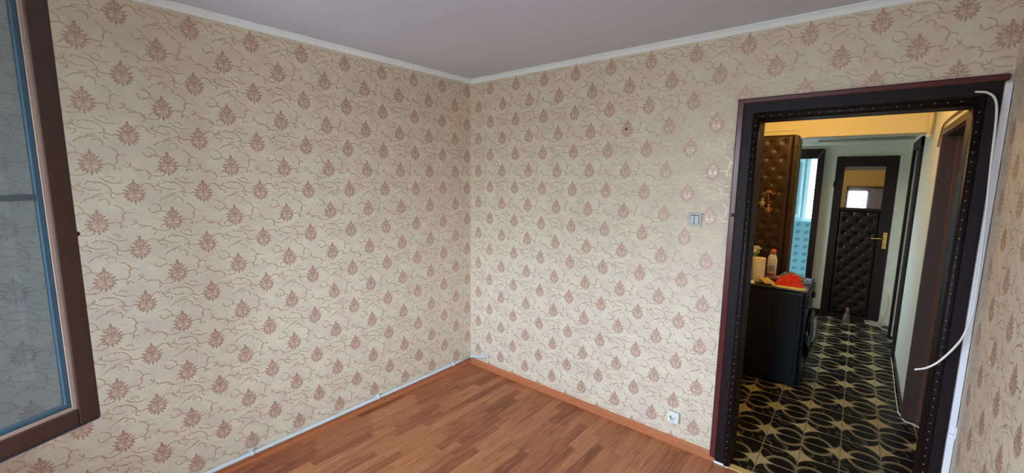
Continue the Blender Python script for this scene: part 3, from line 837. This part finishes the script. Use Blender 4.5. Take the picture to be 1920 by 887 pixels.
# door_4: side doorway just past the room door, its far reveal in view
d4 = structure(empty('door_4', (HX, 0.9, 0)), 'brown side doorway just past the room door on the right, its deep reveal in view')
simple_box('casing_side', (HX - 0.012, 1.402, 0), (HX + 0.004, 1.445, 2.085), DOORWOOD, d4, 0.003)
simple_box('casing_side', (HX - 0.012, 0.31, 0), (HX + 0.004, 0.352, 2.085), DOORWOOD, d4, 0.003)
simple_box('casing_head', (HX - 0.0125, 0.31, 2.04), (HX + 0.004, 1.445, 2.086), DOORWOOD, d4, 0.003)
simple_box('reveal_lining', (HX, 1.388, 0), (HX + 0.150, 1.402, 2.045), DOORWOOD, d4)
simple_box('reveal_lining', (HX, 0.352, 0), (HX + 0.150, 0.366, 2.045), DOORWOOD, d4)
simple_box('reveal_head', (HX, 0.352, 2.034), (HX + 0.150, 1.402, 2.05), DOORWOOD, d4)
tag(simple_box('door_stop', (HX + 0.062, 1.374, 0.0), (HX + 0.100, 1.389, 2.036), plain('stop_wood_sheen', (0.10, 0.05, 0.032), 0.3, 0.15, 20), d4, 0.004), 'stop strip in a lighter colour standing in for a reflection')  # reflection on the brown wood put in as a lighter colour
leaf = simple_box('door_leaf', (HX + 0.150, 0.36, 0.012), (HX + 0.188, 1.395, 2.04), DOORWOOD, d4, 0.003)
for z0, z1 in ((0.16, 0.92), (1.06, 1.88)):
    bm = newbm(); box(bm, (HX + 0.140, 0.50, z0), (HX + 0.152, 1.25, z1), 0.006); obj('raised_panel', bm, DOORWOOD, leaf)
simple_box('sill_board', (HX + 0.105, 0.366, 0.0), (HX + 0.152, 1.386, 0.010), THRESH, d4, 0.002)

# door_5: brown tufted door leaf
d5 = structure(empty('door_5', (1.82, 2.06, 0)), 'brown tufted leatherette door behind the washing machine')
simple_box('leaf_core', (1.455, 2.045, 0.01), (2.188, 2.088, 2.138), DARKBROWN, d5, 0.003)
tufted('tufted_panel', 1.455, 2.150, 0.02, 2.150, 2.043, 0.118, 0.078, 0.010, BROWNLEATHER, d5, 0.011, 0.018, (0.25, 0.55), 0.06, 2.11)
# flat border with seams
bm = newbm()
zz = 0.02
while zz < 2.13:
    z2 = min(zz + 0.155, 2.140)
    box(bm, (2.150, 2.0245, zz + 0.0002), (2.186, 2.046, z2 - 0.0002), 0.003); zz = z2
obj('border_band', bm, BROWNLEATHER, d5)
simple_box('edge_strip', (2.1882, 2.036, 0.01), (2.1955, 2.19, 2.11), plain('olive_edge', (0.08, 0.085, 0.05), 0.6), d5)
bm = newbm(); box(bm, (1.40, 2.068, 2.150), (2.175, 2.09, 2.162), 0.002); box(bm, (1.40, 2.074, 2.160), (2.168, 2.09, 2.19), 0.002); box(bm, (1.40, 2.066, 2.188), (2.178, 2.09, 2.198), 0.002)
box(bm, (2.166, 2.066, 2.10), (2.178, 2.09, 2.19), 0.002)
tag(obj('door_architrave', bm, BEAMPAINT, d5), 'yellow painted architrave above the tufted door')

# ================================================================== THINGS in the room
# ------------------------------------------------------------------ open window sash
P0 = Vector((0.89, -2.54, 0.95)); hd = Vector((0.4250, -0.9052, 0)).normalized(); nd = Vector((0.9052, 0.4250, 0)).normalized()
sash = tag(empty('casement_window', tuple(P0 + hd * 0.35)), 'open brown window sash with hazy glass at the left edge', 'window')
SW, SH, TK = 0.70, 1.40, 0.042
def sbox(name, a0, a1, z0, z1, t0, t1, mat, bevel=0.0, parent=None, label=None):
    """Box in sash space: a along the sash from its free edge, z above its bottom, t towards the camera side."""
    bm = newbm(); box(bm, (a0, t0, z0), (a1, t1, z1), bevel)
    for v in bm.verts:
        a, t_, z = v.co; v.co = P0 + hd * a + nd * t_ + Vector((0, 0, z))
    o = obj(name, bm, mat, parent or sash)
    if label: o['label'] = label
    return o
st1 = sbox('stile', 0.0, 0.054, 0.0, SH, -TK, 0, SASHBROWN, 0.004)
sbox('stile', SW - 0.054, SW, 0.0, SH, -TK, 0, SASHBROWN, 0.004)
sbox('rail', 0.054, SW - 0.054, 0.0, 0.054, -TK, -0.0004, SASHBROWN, 0.004)
sbox('rail', 0.054, SW - 0.054, SH - 0.054, SH, -TK, -0.0004, SASHBROWN, 0.004)
sbox('drip_edge', 0.002, SW - 0.002, -0.007, 0.0, -TK, -0.004, GASKET2, 0.001, label='dark line under the bottom rail')
def ring(name, i0, i1, t0, t1, mat, label):
    bm = newbm()
    box(bm, (i0, t0, i0), (i1, t1, SH - i0)); box(bm, (SW - i1, t0, i0), (SW - i0, t1, SH - i0))
    box(bm, (i1, t0, i0), (SW - i1, t1, i1)); box(bm, (i1, t0, SH - i1), (SW - i1, t1, SH - i0))
    for v in bm.verts:
        a, t_, z = v.co; v.co = P0 + hd * a + nd * t_ + Vector((0, 0, z))
    o = obj(name, bm, mat, sash); o['label'] = label; return o
ring('glazing_bead', 0.0535, 0.0635, -0.030, -0.006, PUTTY, 'bare pinkish glazing bead')
ring('inner_seal', 0.0630, 0.0665, -0.030, -0.010, GASKET2, 'dark blue line of the seal')
ring('glazing_seal', 0.066, 0.0745, -0.030, -0.013, GASKET, 'blue glazing seal')
sbox('pane', 0.066, SW - 0.066, 0.066, SH - 0.066, -0.027, -0.022, SASHGLASS, label='hazy grey glass')
sbox('muntin', 0.0745, SW - 0.0745, 0.694, 0.710, -0.034, -0.016, MUNTIN, 0.002, label='thin dark glazing bar')
bm = newbm(); lathe(bm, (0, 0, 0), [(0.003, 0), (0.008, 0.002), (0.009, 0.008), (0.006, 0.014), (0.003, 0.016)], 10)
for v in bm.verts:
    x_, y_, z_ = v.co; v.co = P0 + hd * (-z_ + 0.001) + nd * (-0.02 + y_) + Vector((0, 0, 0.587 + x_))
tag(obj('catch_knob', bm, DARK, sash), 'small dark catch on the free edge')
for z0 in (0.22, 1.12):
    bm = newbm(); tube(bm, [P0 + hd * (SW + 0.004) + nd * -0.02 + Vector((0, 0, z0)), P0 + hd * (SW + 0.004) + nd * -0.02 + Vector((0, 0, z0 + 0.09))], 0.008, 8)
    obj('hinge', bm, DARK, sash)

# ------------------------------------------------------------------ pipe along the left wall
pipe = tag(empty('heating_pipe', (0.03, -1.5, 0.07)), 'pale pipe running along the foot of the left wall into the corner', 'pipe')
bm = newbm()
tube(bm, [(0.024, FY, 0.066), (0.024, -2.05, 0.064), (0.024, -1.85, 0.065), (0.024, -1.0, 0.068), (0.024, -0.24, 0.072), (0.024, -0.03, 0.074)], 0.0125, 10)
obj('pipe_run', bm, PIPEGREY, pipe)
bm = newbm()
tube(bm, bez([(0.024, -0.035, 0.074), (0.045, -0.022, 0.080), (0.12, -0.022, 0.096), (0.19, -0.022, 0.116), (0.222, -0.022, 0.126)], 5), 0.0125, 10)
tube(bm, [(0.219, -0.022, 0.125), (0.240, -0.022, 0.131)], [0.0145, 0.0125], 10)
stub = tag(obj('pipe_stub', bm, PIPEGREY, pipe), 'short capped stub of pipe rising on the doorway wall')
for y in (-1.86, -1.0, -0.24):
    bm = newbm()
    box(bm, (0.001, y - 0.011, 0.050), (0.014, y + 0.011, 0.089), 0.002)
    tube(bm, [(0.024, y - 0.009, 0.0655 if y < -1.5 else 0.069), (0.024, y + 0.009, 0.0655 if y < -1.5 else 0.069)], 0.0155, 10)
    box(bm, (0.016, y - 0.009, 0.083), (0.031, y + 0.009, 0.093), 0.002)
    obj('pipe_clip', bm, PIPEGREY, pipe)

# ------------------------------------------------------------------ light switch
sw = tag(empty('light_switch', (1.923, 0, 1.488)), 'grey double rocker light switch beside the doorway', 'light switch')
bm = newbm(); box(bm, (1.883, -0.011, 1.448), (1.963, 0, 1.528), 0.003); obj('plate', bm, SWITCHGREY, sw)
bm = newbm(); box(bm, (1.897, -0.0118, 1.460), (1.950, -0.009, 1.516), 0.0005); obj('recess', bm, DARK, sw)
for x0 in (1.8985, 1.9245):
    bm = newbm(); box(bm, (x0, -0.017, 1.461), (x0 + 0.0240, -0.010, 1.513), 0.0025)
    for v in bm.verts:
        if v.co.y < -0.012: v.co.y += (v.co.z - 1.487) * 0.08
    obj('rocker', bm, SWITCHGREY, sw)

# ------------------------------------------------------------------ wall socket
so = tag(empty('wall_socket', (1.881, 0, 0.195)), 'white surface-mounted wall socket low beside the doorway', 'socket')
bm = newbm(); box(bm, (1.845, -0.026, 0.158), (1.919, 0, 0.232), 0.006); obj('backbox', bm, SOCKETSIDE, so)
bm = newbm(); box(bm, (1.846, -0.030, 0.159), (1.918, -0.024, 0.231), 0.003)
cov = obj('cover', bm, SOCKETWHITE, so)
bm = newbm()
n = 28; c = Vector((1.882, -0.0302, 0.195))
ringv = []
for r_, y_ in ((0.0225, -0.0315), (0.0205, -0.0318), (0.0190, -0.0304)):
    ringv.append([bm.verts.new((c.x + r_ * math.cos(2 * math.pi * k / n), y_, c.z + r_ * math.sin(2 * math.pi * k / n))) for k in range(n)])
for a, b in zip(ringv, ringv[1:]):
    for k in range(n): bm.faces.new((a[k], a[(k + 1) % n], b[(k + 1) % n], b[k]))
obj('rim', bm, SOCKETWHITE, cov)
bm = newbm()
arc = [(c.x - 0.0165 * math.cos(a), -0.0306, c.z - 0.0165 * math.sin(a)) for a in [math.radians(-40 + 12 * k) for k in range(13)]]
tube(bm, arc, [0.0032 - 0.0014 * k / 12 for k in range(13)], 6); tag(obj('well_shade_crescent', bm, DARK, cov), 'dark crescent standing in for the shade in the socket well')  # shade inside the round well modelled as a dark arc
for dx_ in (-0.0075, 0.0075):
    bm = newbm(); tube(bm, [(c.x + dx_, -0.0312, c.z), (c.x + dx_, -0.029, c.z)], 0.0026, 8); obj('pin_hole', bm, DARK, cov)
bm = newbm(); tube(bm, [(c.x, -0.0320, c.z), (c.x, -0.029, c.z)], 0.003, 8); obj('screw', bm, BRASS, cov)
for dx_, dz_ in ((-0.026, 0.026), (0.026, -0.028)):
    bm = newbm(); tube(bm, [(c.x + dx_, -0.0306, c.z + dz_), (c.x + dx_, -0.029, c.z + dz_)], 0.0022, 8); obj('rivet', bm, SOCKETSIDE, cov)

# ------------------------------------------------------------------ nail and torn flap of wallpaper on the back wall
bm = newbm(); tube(bm, [(1.452, 0.0, 2.047), (1.452, -0.012, 2.049)], 0.0028, 8); tube(bm, [(1.452, -0.012, 2.049), (1.452, -0.0135, 2.049)], 0.0062, 8)
tag(obj('nail', bm, DARK, base=(1.452, 0, 2.047)), 'small dark nail in a bouquet of the doorway wall', 'nail')
bm = newbm()
sheet(bm, 6, 3, lambda a, b: (0.583 + 0.055 * a - 0.02 * b, -0.002 - 0.009 * b * math.sin(math.pi * a), 0.214 + 0.050 * a + 0.013 * b), (0.0004, 0.001, -0.0006))
o = obj('torn_flap', bm, PAPER, wall_back, uvf=uv_back); tag(o, 'small torn flap of wallpaper')

# ------------------------------------------------------------------ trunking strip and loose cable by the doorway
tr = tag(empty('cable_trunking', (3.106, -0.02, 0)), 'white plastic cable trunking upright between doorway and right wall', 'trunking')
bm = newbm(); box(bm, (3.0955, -0.032, 0.60), (3.1175, -0.010, 2.128), 0.002); obj('trunking_length', bm, WHITEPLASTIC, tr)
bm = newbm(); box(bm, (3.0945, -0.034, 0.0), (3.1180, -0.009, 0.598), 0.002); obj('trunking_length', bm, WHITEPLASTIC, tr)
bm = newbm(); box(bm, (3.112, -0.045, 0.585), (3.1195, -0.008, 0.64), 0.001); obj('loose_lip', bm, WHITEPLASTIC, tr)
bm = newbm()
tube(bm, bez([(3.012, -0.05, 2.100), (3.045, -0.075, 2.088), (3.068, -0.085, 2.055), (3.078, -0.085, 1.98), (3.084, -0.085, 1.80), (3.092, -0.085, 1.60),
              (3.098, -0.085, 1.40), (3.101, -0.085, 1.25), (3.098, -0.09, 1.16), (3.078, -0.095, 1.055), (3.030, -0.10, 0.955), (2.990, -0.10, 0.905), (2.950, -0.105, 0.885)], 6), 0.0042, 8)
tag(obj('loose_cable', bm, CABLEWHITE, base=(3.09, -0.085, 1.4)), 'white cable hanging loose down the right side of the doorway', 'cable')

# ================================================================== THINGS in the hall
# ------------------------------------------------------------------ washing machine (front faces +x)
wm = tag(empty('washing_machine', (2.13, 1.73, 0)), 'black washing machine standing in the hall just past the doorway', 'washing machine')
bm = newbm(); box(bm, (1.86, 1.432, 0.018), (2.400, 2.03, 0.815), 0.012, 3)
body = obj('cabinet', bm, WASHER, wm)
bm = newbm()
box(bm, (1.90, 1.4285, 0.07), (2.195, 1.436, 0.775), 0.006); box(bm, (2.215, 1.4290, 0.05), (2.372, 1.436, 0.79), 0.005)
obj('side_pressing', bm, WASHER, body)
bm = newbm(); box(bm, (1.855, 1.428, 0.8155), (2.416, 2.034, 0.838), 0.006, 3); obj('worktop', bm, WASHERTOP, wm)
bm = newbm(); box(bm, (2.398, 1.436, 0.69), (2.428, 2.026, 0.815), 0.010, 3); cp = obj('control_panel', bm, WASHER, wm)
bm = newbm(); tube(bm, [(2.427, 1.73, 0.755), (2.450, 1.73, 0.755)], [0.030, 0.026], 16); obj('dial', bm, CHROME, cp)
bm = newbm(); box(bm, (2.425, 1.46, 0.72), (2.433, 1.62, 0.795), 0.003); obj('detergent_drawer', bm, WASHER, cp)
bm = newbm(); box(bm, (2.398, 1.436, 0.02), (2.420, 2.026, 0.688), 0.010, 3); obj('front_panel', bm, WASHER, wm)
def xlathe(prof, cy, cz, mat, name, par, n=28):
    bm = newbm(); rings = []
    for r, x in prof: rings.append([bm.verts.new((x, cy + r * math.cos(2 * math.pi * k / n), cz + r * math.sin(2 * math.pi * k / n))) for k in range(n)])
    for a, b in zip(rings, rings[1:]):
        for k in range(n):
            f = bm.faces.new((a[k], a[(k + 1) % n], b[(k + 1) % n], b[k])); f.smooth = True
    bm.faces.new(rings[0][::-1]); bm.faces.new(rings[-1])
    return obj(name, bm, mat, par)
pd = xlathe([(0.215, 2.418), (0.222, 2.435), (0.215, 2.452), (0.190, 2.460), (0.165, 2.456)], 1.73, 0.41, CHROME, 'porthole_ring', wm)
xlathe([(0.168, 2.450), (0.160, 2.466), (0.120, 2.482), (0.06, 2.490), (0.01, 2.492)], 1.73, 0.41, GLASSDARK, 'porthole_glass', pd)
bm = newbm(); box(bm, (2.440, 1.512, 0.36), (2.466, 1.535, 0.46), 0.004); obj('porthole_handle', bm, CHROME, pd)
for x_, y_ in ((1.90, 1.48), (2.36, 1.48), (1.90, 1.98), (2.36, 1.98)):
    bm = newbm(); lathe(bm, (x_, y_, 0), [(0.022, 0), (0.024, 0.006), (0.016, 0.010), (0.016, 0.020)], 10); obj('foot', bm, DARK, wm)

TZ = 0.8382
# paper towel rolls
def towel_roll(loc, label):
    r = tag(empty('paper_towel_roll', loc), label, 'paper towel', 'paper towel rolls on the washing machine')
    bm = newbm(); x_, y_, z_ = loc
    lathe(bm, (x_, y_, z_), [(0.020, 0.212), (0.020, 0.0), (0.045, 0.0), (0.0455, 0.004), (0.0455, 0.210), (0.044, 0.213), (0.021, 0.213)], 24)
    obj('paper', bm, PAPERTOWEL, r)
    bm = newbm(); lathe(bm, (x_, y_, z_), [(0.017, 0.0), (0.0195, 0.0), (0.0195, 0.214), (0.017, 0.214), (0.017, 0.002)], 16)
    tag(obj('core', bm, plain('cardboard_core', (0.35, 0.24, 0.13), 0.8), r), 'brown cardboard core')
    return r
towel_roll((1.940, 1.590, TZ), 'paper towel roll half hidden by the doorway casing')
towel_roll((2.036, 1.575, TZ), 'paper towel roll in full view beside the white bottle')

# white cleaner bottle
b = tag(empty('cleaner_bottle', (2.100, 1.80, TZ)), 'white cleaner bottle with a pink cap behind the red cloth', 'bottle')
bm = newbm(); lathe(bm, (2.100, 1.80, TZ), [(0.034, 0), (0.039, 0.006), (0.039, 0.165), (0.036, 0.190), (0.027, 0.214), (0.020, 0.226), (0.020, 0.235)], 24, sy=0.7)
obj('body', bm, BOTTLEWHITE, b)
bm = newbm(); lathe(bm, (2.103, 1.80, TZ), [(0.020, 0.228), (0.024, 0.230), (0.024, 0.252), (0.021, 0.262), (0.010, 0.270), (0.004, 0.271)], 16); obj('cap', bm, PINKCAP, b)
bm = newbm()
n = 14
for z0, z1, mi in ((0.065, 0.125, 0), (0.020, 0.048, 1)):
    lo_ = [bm.verts.new((2.100 + 0.0398 * math.cos(math.radians(200 + 110 * k / n)), 1.80 + 0.0398 * 0.7 * math.sin(math.radians(200 + 110 * k / n)), TZ + z0)) for k in range(n + 1)]
    hi_ = [bm.verts.new((v.co.x, v.co.y, TZ + z1 - (0.03 if mi == 0 and k < 5 else 0))) for k, v in enumerate(lo_)]
    for k in range(n): bm.faces.new((lo_[k], lo_[k + 1], hi_[k + 1], hi_[k])).material_index = mi
tag(obj('label', bm, [LABELGREY, LABELRED], b), 'worn grey and red label')

# green spray bottle
b = tag(empty('spray_bottle', (1.965, 1.74, TZ)), 'green spray bottle with a cream trigger behind the paper rolls', 'spray bottle')
bm = newbm(); lathe(bm, (1.965, 1.74, TZ), [(0.033, 0), (0.036, 0.005), (0.036, 0.13), (0.030, 0.175), (0.017, 0.215), (0.014, 0.235)], 20); obj('body', bm, GREEN, b)
bm = newbm(); lathe(bm, (1.965, 1.74, TZ), [(0.016, 0.232), (0.017, 0.235), (0.017, 0.258), (0.012, 0.262)], 14)
box(bm, (1.945, 1.728, TZ + 0.260), (1.999, 1.752, TZ + 0.292), 0.008); box(bm, (1.992, 1.733, TZ + 0.264), (2.012, 1.747, TZ + 0.280), 0.003)
head = obj('spray_head', bm, TRIGGER, b)
bm = newbm(); tube(bm, bez([(1.988, 1.74, TZ + 0.262), (1.995, 1.74, TZ + 0.240), (1.986, 1.74, TZ + 0.218)], 4), 0.005, 8); obj('trigger', bm, TRIGGER, head)

# cloths
def heap(name, cx, cy, rx, ry, hh, mat, seed, label, cat, nx=26, ny=20, z0=TZ, sharp=1.0):
    rg = random.Random(seed); ph = [(rg.uniform(0, 6.28), rg.uniform(4, 11), rg.uniform(4, 11), rg.uniform(0, 6.28)) for _ in range(5)]
    def fn(a, b):
        ang_u = 2 * a - 1; ang_v = 2 * b - 1
        # square to rounded outline with a ragged rim
        k = math.sqrt(max(1e-6, 1 - 0.5 * ang_v ** 2)), math.sqrt(max(1e-6, 1 - 0.5 * ang_u ** 2))
        dx, dy = ang_u * k[0], ang_v * k[1]
        th = math.atan2(dy, dx); rr = math.hypot(dx, dy)
        rag = 1 + 0.12 * math.sin(3 * th + ph[0][0]) + 0.07 * math.sin(7 * th + ph[1][0])
        h = (1 - rr ** 2.2) * hh
        f = sum(math.sin(p[1] * dx + p[0]) * math.sin(p[2] * dy + p[3]) for p in ph) * 0.10 * hh * (1 - rr ** 4)
        return (cx + dx * rx * rag, cy + dy * ry * rag, z0 + 0.0030 + max(0.0, h + f * sharp))
    bm = newbm(); sheet(bm, nx, ny, fn, (0, 0, -0.0028))
    return tag(obj(name, bm, mat, base=(cx, cy, z0)), label, cat)
heap('folded_cloth', 2.290, 1.500, 0.118, 0.072, 0.004, PALEYELLOW, 5, 'pale yellow cloth lying flat under the red cloth', 'cloth', sharp=2)
heap('crumpled_cloth', 2.275, 1.570, 0.104, 0.080, 0.068, REDCLOTH, 9, 'crumpled bright red cloth on the washing machine corner', 'cloth', 34, 28, TZ + 0.0075, 2.6)
# yellow dish cloth folded like a bowl, with a sponge
bm = newbm()
def fn(a, b):
    th = 2 * math.pi * a; r = 0.018 + 0.036 * b
    lip = 0.044 * b ** 1.6 * (0.55 + 0.55 * math.cos(th - 2.6)) + 0.006 * math.sin(5 * th) * b
    return (2.112 + 1.15 * r * math.cos(th), 1.525 + 0.85 * r * math.sin(th), TZ + 0.004 + max(0.0, lip))
sheet(bm, 30, 7, fn, (0, 0, -0.0035))
bmesh.ops.remove_doubles(bm, verts=bm.verts, dist=0.0003)
box(bm, (2.09, 1.508, TZ + 0.0005), (2.135, 1.542, TZ + 0.0055), 0.001)
tag(obj('dish_cloth', bm, YELLOWCLOTH, base=(2.112, 1.525, TZ)), 'yellow dish cloth cupped round a cream sponge', 'cloth')
bm = newbm(); box(bm, (2.108, 1.502, TZ + 0.006), (2.152, 1.528, TZ + 0.034), 0.006, 3)
for v in bm.verts: v.co += Vector((0.002 * math.sin(90 * v.co.y), 0, 0.003 * math.sin(140 * v.co.x)))
tag(obj('sponge', bm, SPONGE, base=(2.13, 1.515, TZ + 0.006)), 'cream sponge resting in the yellow dish cloth', 'sponge')
# clear bag with coloured pegs
bits = [(2.165, 1.715, 0.020, PINKBIT), (2.195, 1.770, 0.024, ORANGEBIT), (2.222, 1.715, 0.022, PURPLEBIT), (2.262, 1.775, 0.024, PINKBIT), (2.305, 1.735, 0.022, PINKBIT), (2.335, 1.765, 0.020, ORANGEBIT), (2.288, 1.715, 0.018, PURPLEBIT)]
bag = heap('plastic_bag', 2.255, 1.745, 0.130, 0.068, 0.066, CLEARPLASTIC, 21, 'clear plastic bag of coloured scraps behind the red cloth', 'bag', 30, 20, TZ, 1.6)
names = {PINKBIT: 'pink', ORANGEBIT: 'orange', PURPLEBIT: 'purple'}
for x_, y_, r_, mt in bits:
    bm = newbm(); g = bmesh.ops.create_icosphere(bm, subdivisions=2, radius=r_)
    rg = random.Random(int(x_ * 1000))
    for v in g['verts']: v.co = Vector((x_ + v.co.x * 1.1, y_ + v.co.y * 0.9, TZ + 0.004 + r_ + v.co.z * 0.95)) + Vector((rg.uniform(-1, 1), rg.uniform(-1, 1), 0)) * 0.0025
    for f in bm.faces: f.smooth = True
    o = obj('cloth_scrap', bm, mt, bag); o['label'] = names[mt] + ' scrap in the bag'
# white sheet of paper at the left corner
bm = newbm(); sheet(bm, 6, 4, lambda a, b: (1.93 + 0.105 * a - 0.02 * b, 1.437 + 0.075 * b, TZ + 0.0025 + 0.018 * b * a * a), (0, 0, -0.0008))
tag(obj('paper_sheet', bm, plain('white_paper', (0.8, 0.76, 0.66), 0.8, 0.02), base=(1.98, 1.47, TZ)), 'white paper sheet on the washer in front of the rolls', 'paper')

# ------------------------------------------------------------------ ornament hanging on the brown door
orn = tag(empty('hanging_ornament', (1.985, 2.02, 1.62)), 'gold and ivory straw figures hanging on the brown tufted door', 'ornament')
YO = 2.012
bm = newbm(); tube(bm, bez([(1.955, YO, 1.575), (1.985, YO - 0.004, 1.640), (2.020, YO, 1.600), (2.040, YO, 1.618)], 5), 0.004, 6)
for k in range(9):
    a = math.radians(20 + 18 * k)
    tube(bm, [(1.992, YO - 0.004, 1.612), (1.992 + 0.034 * math.cos(a), YO - 0.012, 1.612 + 0.026 * math.sin(a))], [0.006, 0.002], 6)
obj('straw_bow', bm, GOLDDRY, orn)
def figure(cx, cz, s, mat, mat2, lab):
    bm = newbm()
    lathe(bm, (cx, YO - 0.012, cz), [(0.004 * s, 0.085 * s), (0.010 * s, 0.083 * s), (0.013 * s, 0.072 * s), (0.010 * s, 0.062 * s), (0.006 * s, 0.058 * s)], 10)
    lathe(bm, (cx, YO - 0.012, cz), [(0.006 * s, 0.060 * s), (0.014 * s, 0.048 * s), (0.012 * s, 0.028 * s), (0.022 * s, 0.0), (0.018 * s, 0.0)], 10)
    for sd in (-1, 1):
        tube(bm, bez([(cx + sd * 0.011 * s, YO - 0.012, cz + 0.050 * s), (cx + sd * 0.026 * s, YO - 0.016, cz + 0.034 * s), (cx + sd * 0.020 * s, YO - 0.020, cz + 0.018 * s)], 4), 0.0045 * s, 6)
        tube(bm, [(cx + sd * 0.008 * s, YO - 0.012, cz + 0.004 * s), (cx + sd * 0.014 * s, YO - 0.014, cz - 0.034 * s)], [0.006 * s, 0.004 * s], 6)
    o = obj('straw_figure', bm, mat, orn); o['label'] = lab
    bm = newbm(); tube(bm, [(cx, YO - 0.012, cz + 0.082 * s), (1.988, YO - 0.006, 1.602)], 0.0016, 5); obj('cord', bm, mat2, o)
figure(1.945, 1.490, 0.82, IVORY, GOLDDRY, 'ivory straw figure hanging higher')
figure(2.000, 1.425, 0.95, GOLDDRY, IVORY, 'golden straw figure hanging lower')

# ------------------------------------------------------------------ clear bottle on the hall floor
b = tag(empty('water_bottle', (2.665, 3.86, 0)), 'clear plastic bottle with reddish cap on the hall floor', 'bottle')
bm = newbm(); lathe(bm, (2.665, 3.86, 0), [(0.036, 0.0), (0.042, 0.006), (0.042, 0.05), (0.030, 0.100), (0.018, 0.130), (0.015, 0.150)], 18); obj('body', bm, BOTTLECLEAR, b)
bm = newbm(); lathe(bm, (2.665, 3.86, 0), [(0.0165, 0.135), (0.0175, 0.137), (0.0165, 0.160), (0.019, 0.178), (0.012, 0.190)], 14); obj('cap', bm, plain('dull_red_cap', (0.30, 0.10, 0.07), 0.4), b)

# ------------------------------------------------------------------ cable bundle at the end of the hall
rg = random.Random(8)
bm = newbm()
pts = []
for k in range(70):
    a = k * 0.62; r = 0.045 + 0.022 * math.sin(k * 0.37)
    pts.append((2.925 + r * 1.35 * math.cos(a), 3.925 + r * 0.75 * math.sin(a), 0.012 + 0.0006 * k + 0.006 * math.sin(k * 1.3)))
tube(bm, bez(pts, 3), 0.0036, 6)
tube(bm, bez([(2.97, 3.92, 0.03), (2.985, 3.93, 0.10), (3.010, 3.955, 0.18), (3.02, 3.98, 0.27), (3.015, 4.0, 0.33), (3.03, 4.03, 0.36)], 6), 0.0036, 6)
tube(bm, bez([(2.955, 3.93, 0.04), (3.0, 3.95, 0.09), (3.03, 3.97, 0.20), (3.035, 4.0, 0.30), (3.025, 4.035, 0.38)], 6), 0.0036, 6)
tube(bm, bez([(2.94, 3.91, 0.05), (2.985, 3.86, 0.12), (3.03, 3.80, 0.17), (3.055, 3.77, 0.185)], 6), 0.0036, 6)
tube(bm, bez([(2.95, 3.90, 0.03), (3.0, 3.84, 0.010), (3.045, 3.80, 0.012)], 6), 0.0036, 6)
tag(obj('cable_bundle', bm, CABLECREAM, base=(2.93, 3.92, 0)), 'tangled cream cable bundle at the foot of the far door', 'cable')

# cable along the hall skirting and over the side-door sill
bm = newbm()
tube(bm, bez([(3.044, 2.74, 0.030), (3.048, 2.30, 0.010), (3.046, 1.90, 0.006), (3.048, 1.62, 0.005), (3.050, 1.535, 0.006)], 8), 0.0040, 6)
tag(obj('floor_cable', bm, CABLECREAM, base=(3.05, 2.2, 0)), 'thin cream cable along the foot of the white hall wall', 'cable')
bm = newbm()
tube(bm, bez([(3.046, 1.52, 0.006), (3.075, 1.375, 0.006), (3.125, 1.355, 0.006), (3.165, 1.29, 0.008), (3.185, 1.18, 0.016)], 8), 0.0048, 6)
tag(obj('sill_cable', bm, CABLEWHITE, base=(3.07, 1.35, 0)), 'short white cable curving over the sill of the brown side door', 'cable')
# conduit on the beam, cables above the brown side door, conduit under the low ceiling
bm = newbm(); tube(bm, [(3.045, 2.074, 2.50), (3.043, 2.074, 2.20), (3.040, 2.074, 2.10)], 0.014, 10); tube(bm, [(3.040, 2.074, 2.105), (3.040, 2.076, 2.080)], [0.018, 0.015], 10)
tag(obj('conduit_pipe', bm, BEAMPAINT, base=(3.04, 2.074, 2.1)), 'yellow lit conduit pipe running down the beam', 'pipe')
bm = newbm(); tube(bm, bez([(3.062, 1.60, 1.98), (3.060, 1.52, 2.06), (3.060, 1.42, 2.11), (3.060, 1.20, 2.125), (3.060, 0.80, 2.125), (3.060, 0.30, 2.125)], 6), 0.006, 6)
tag(obj('door_head_cable', bm, plain('brown_cable', (0.30, 0.18, 0.06), 0.5), base=(3.06, 1.0, 2.1)), 'cable looping over the head of the brown side door', 'cable')
bm = newbm(); box(bm, (2.20, 3.60, 2.192), (3.05, 3.63, 2.2145), 0.003)
tag(obj('ceiling_conduit', bm, plain('grey_conduit', (0.36, 0.38, 0.33), 0.5), base=(2.6, 3.61, 2.2)), 'grey conduit under the low ceiling before the far door', 'conduit')
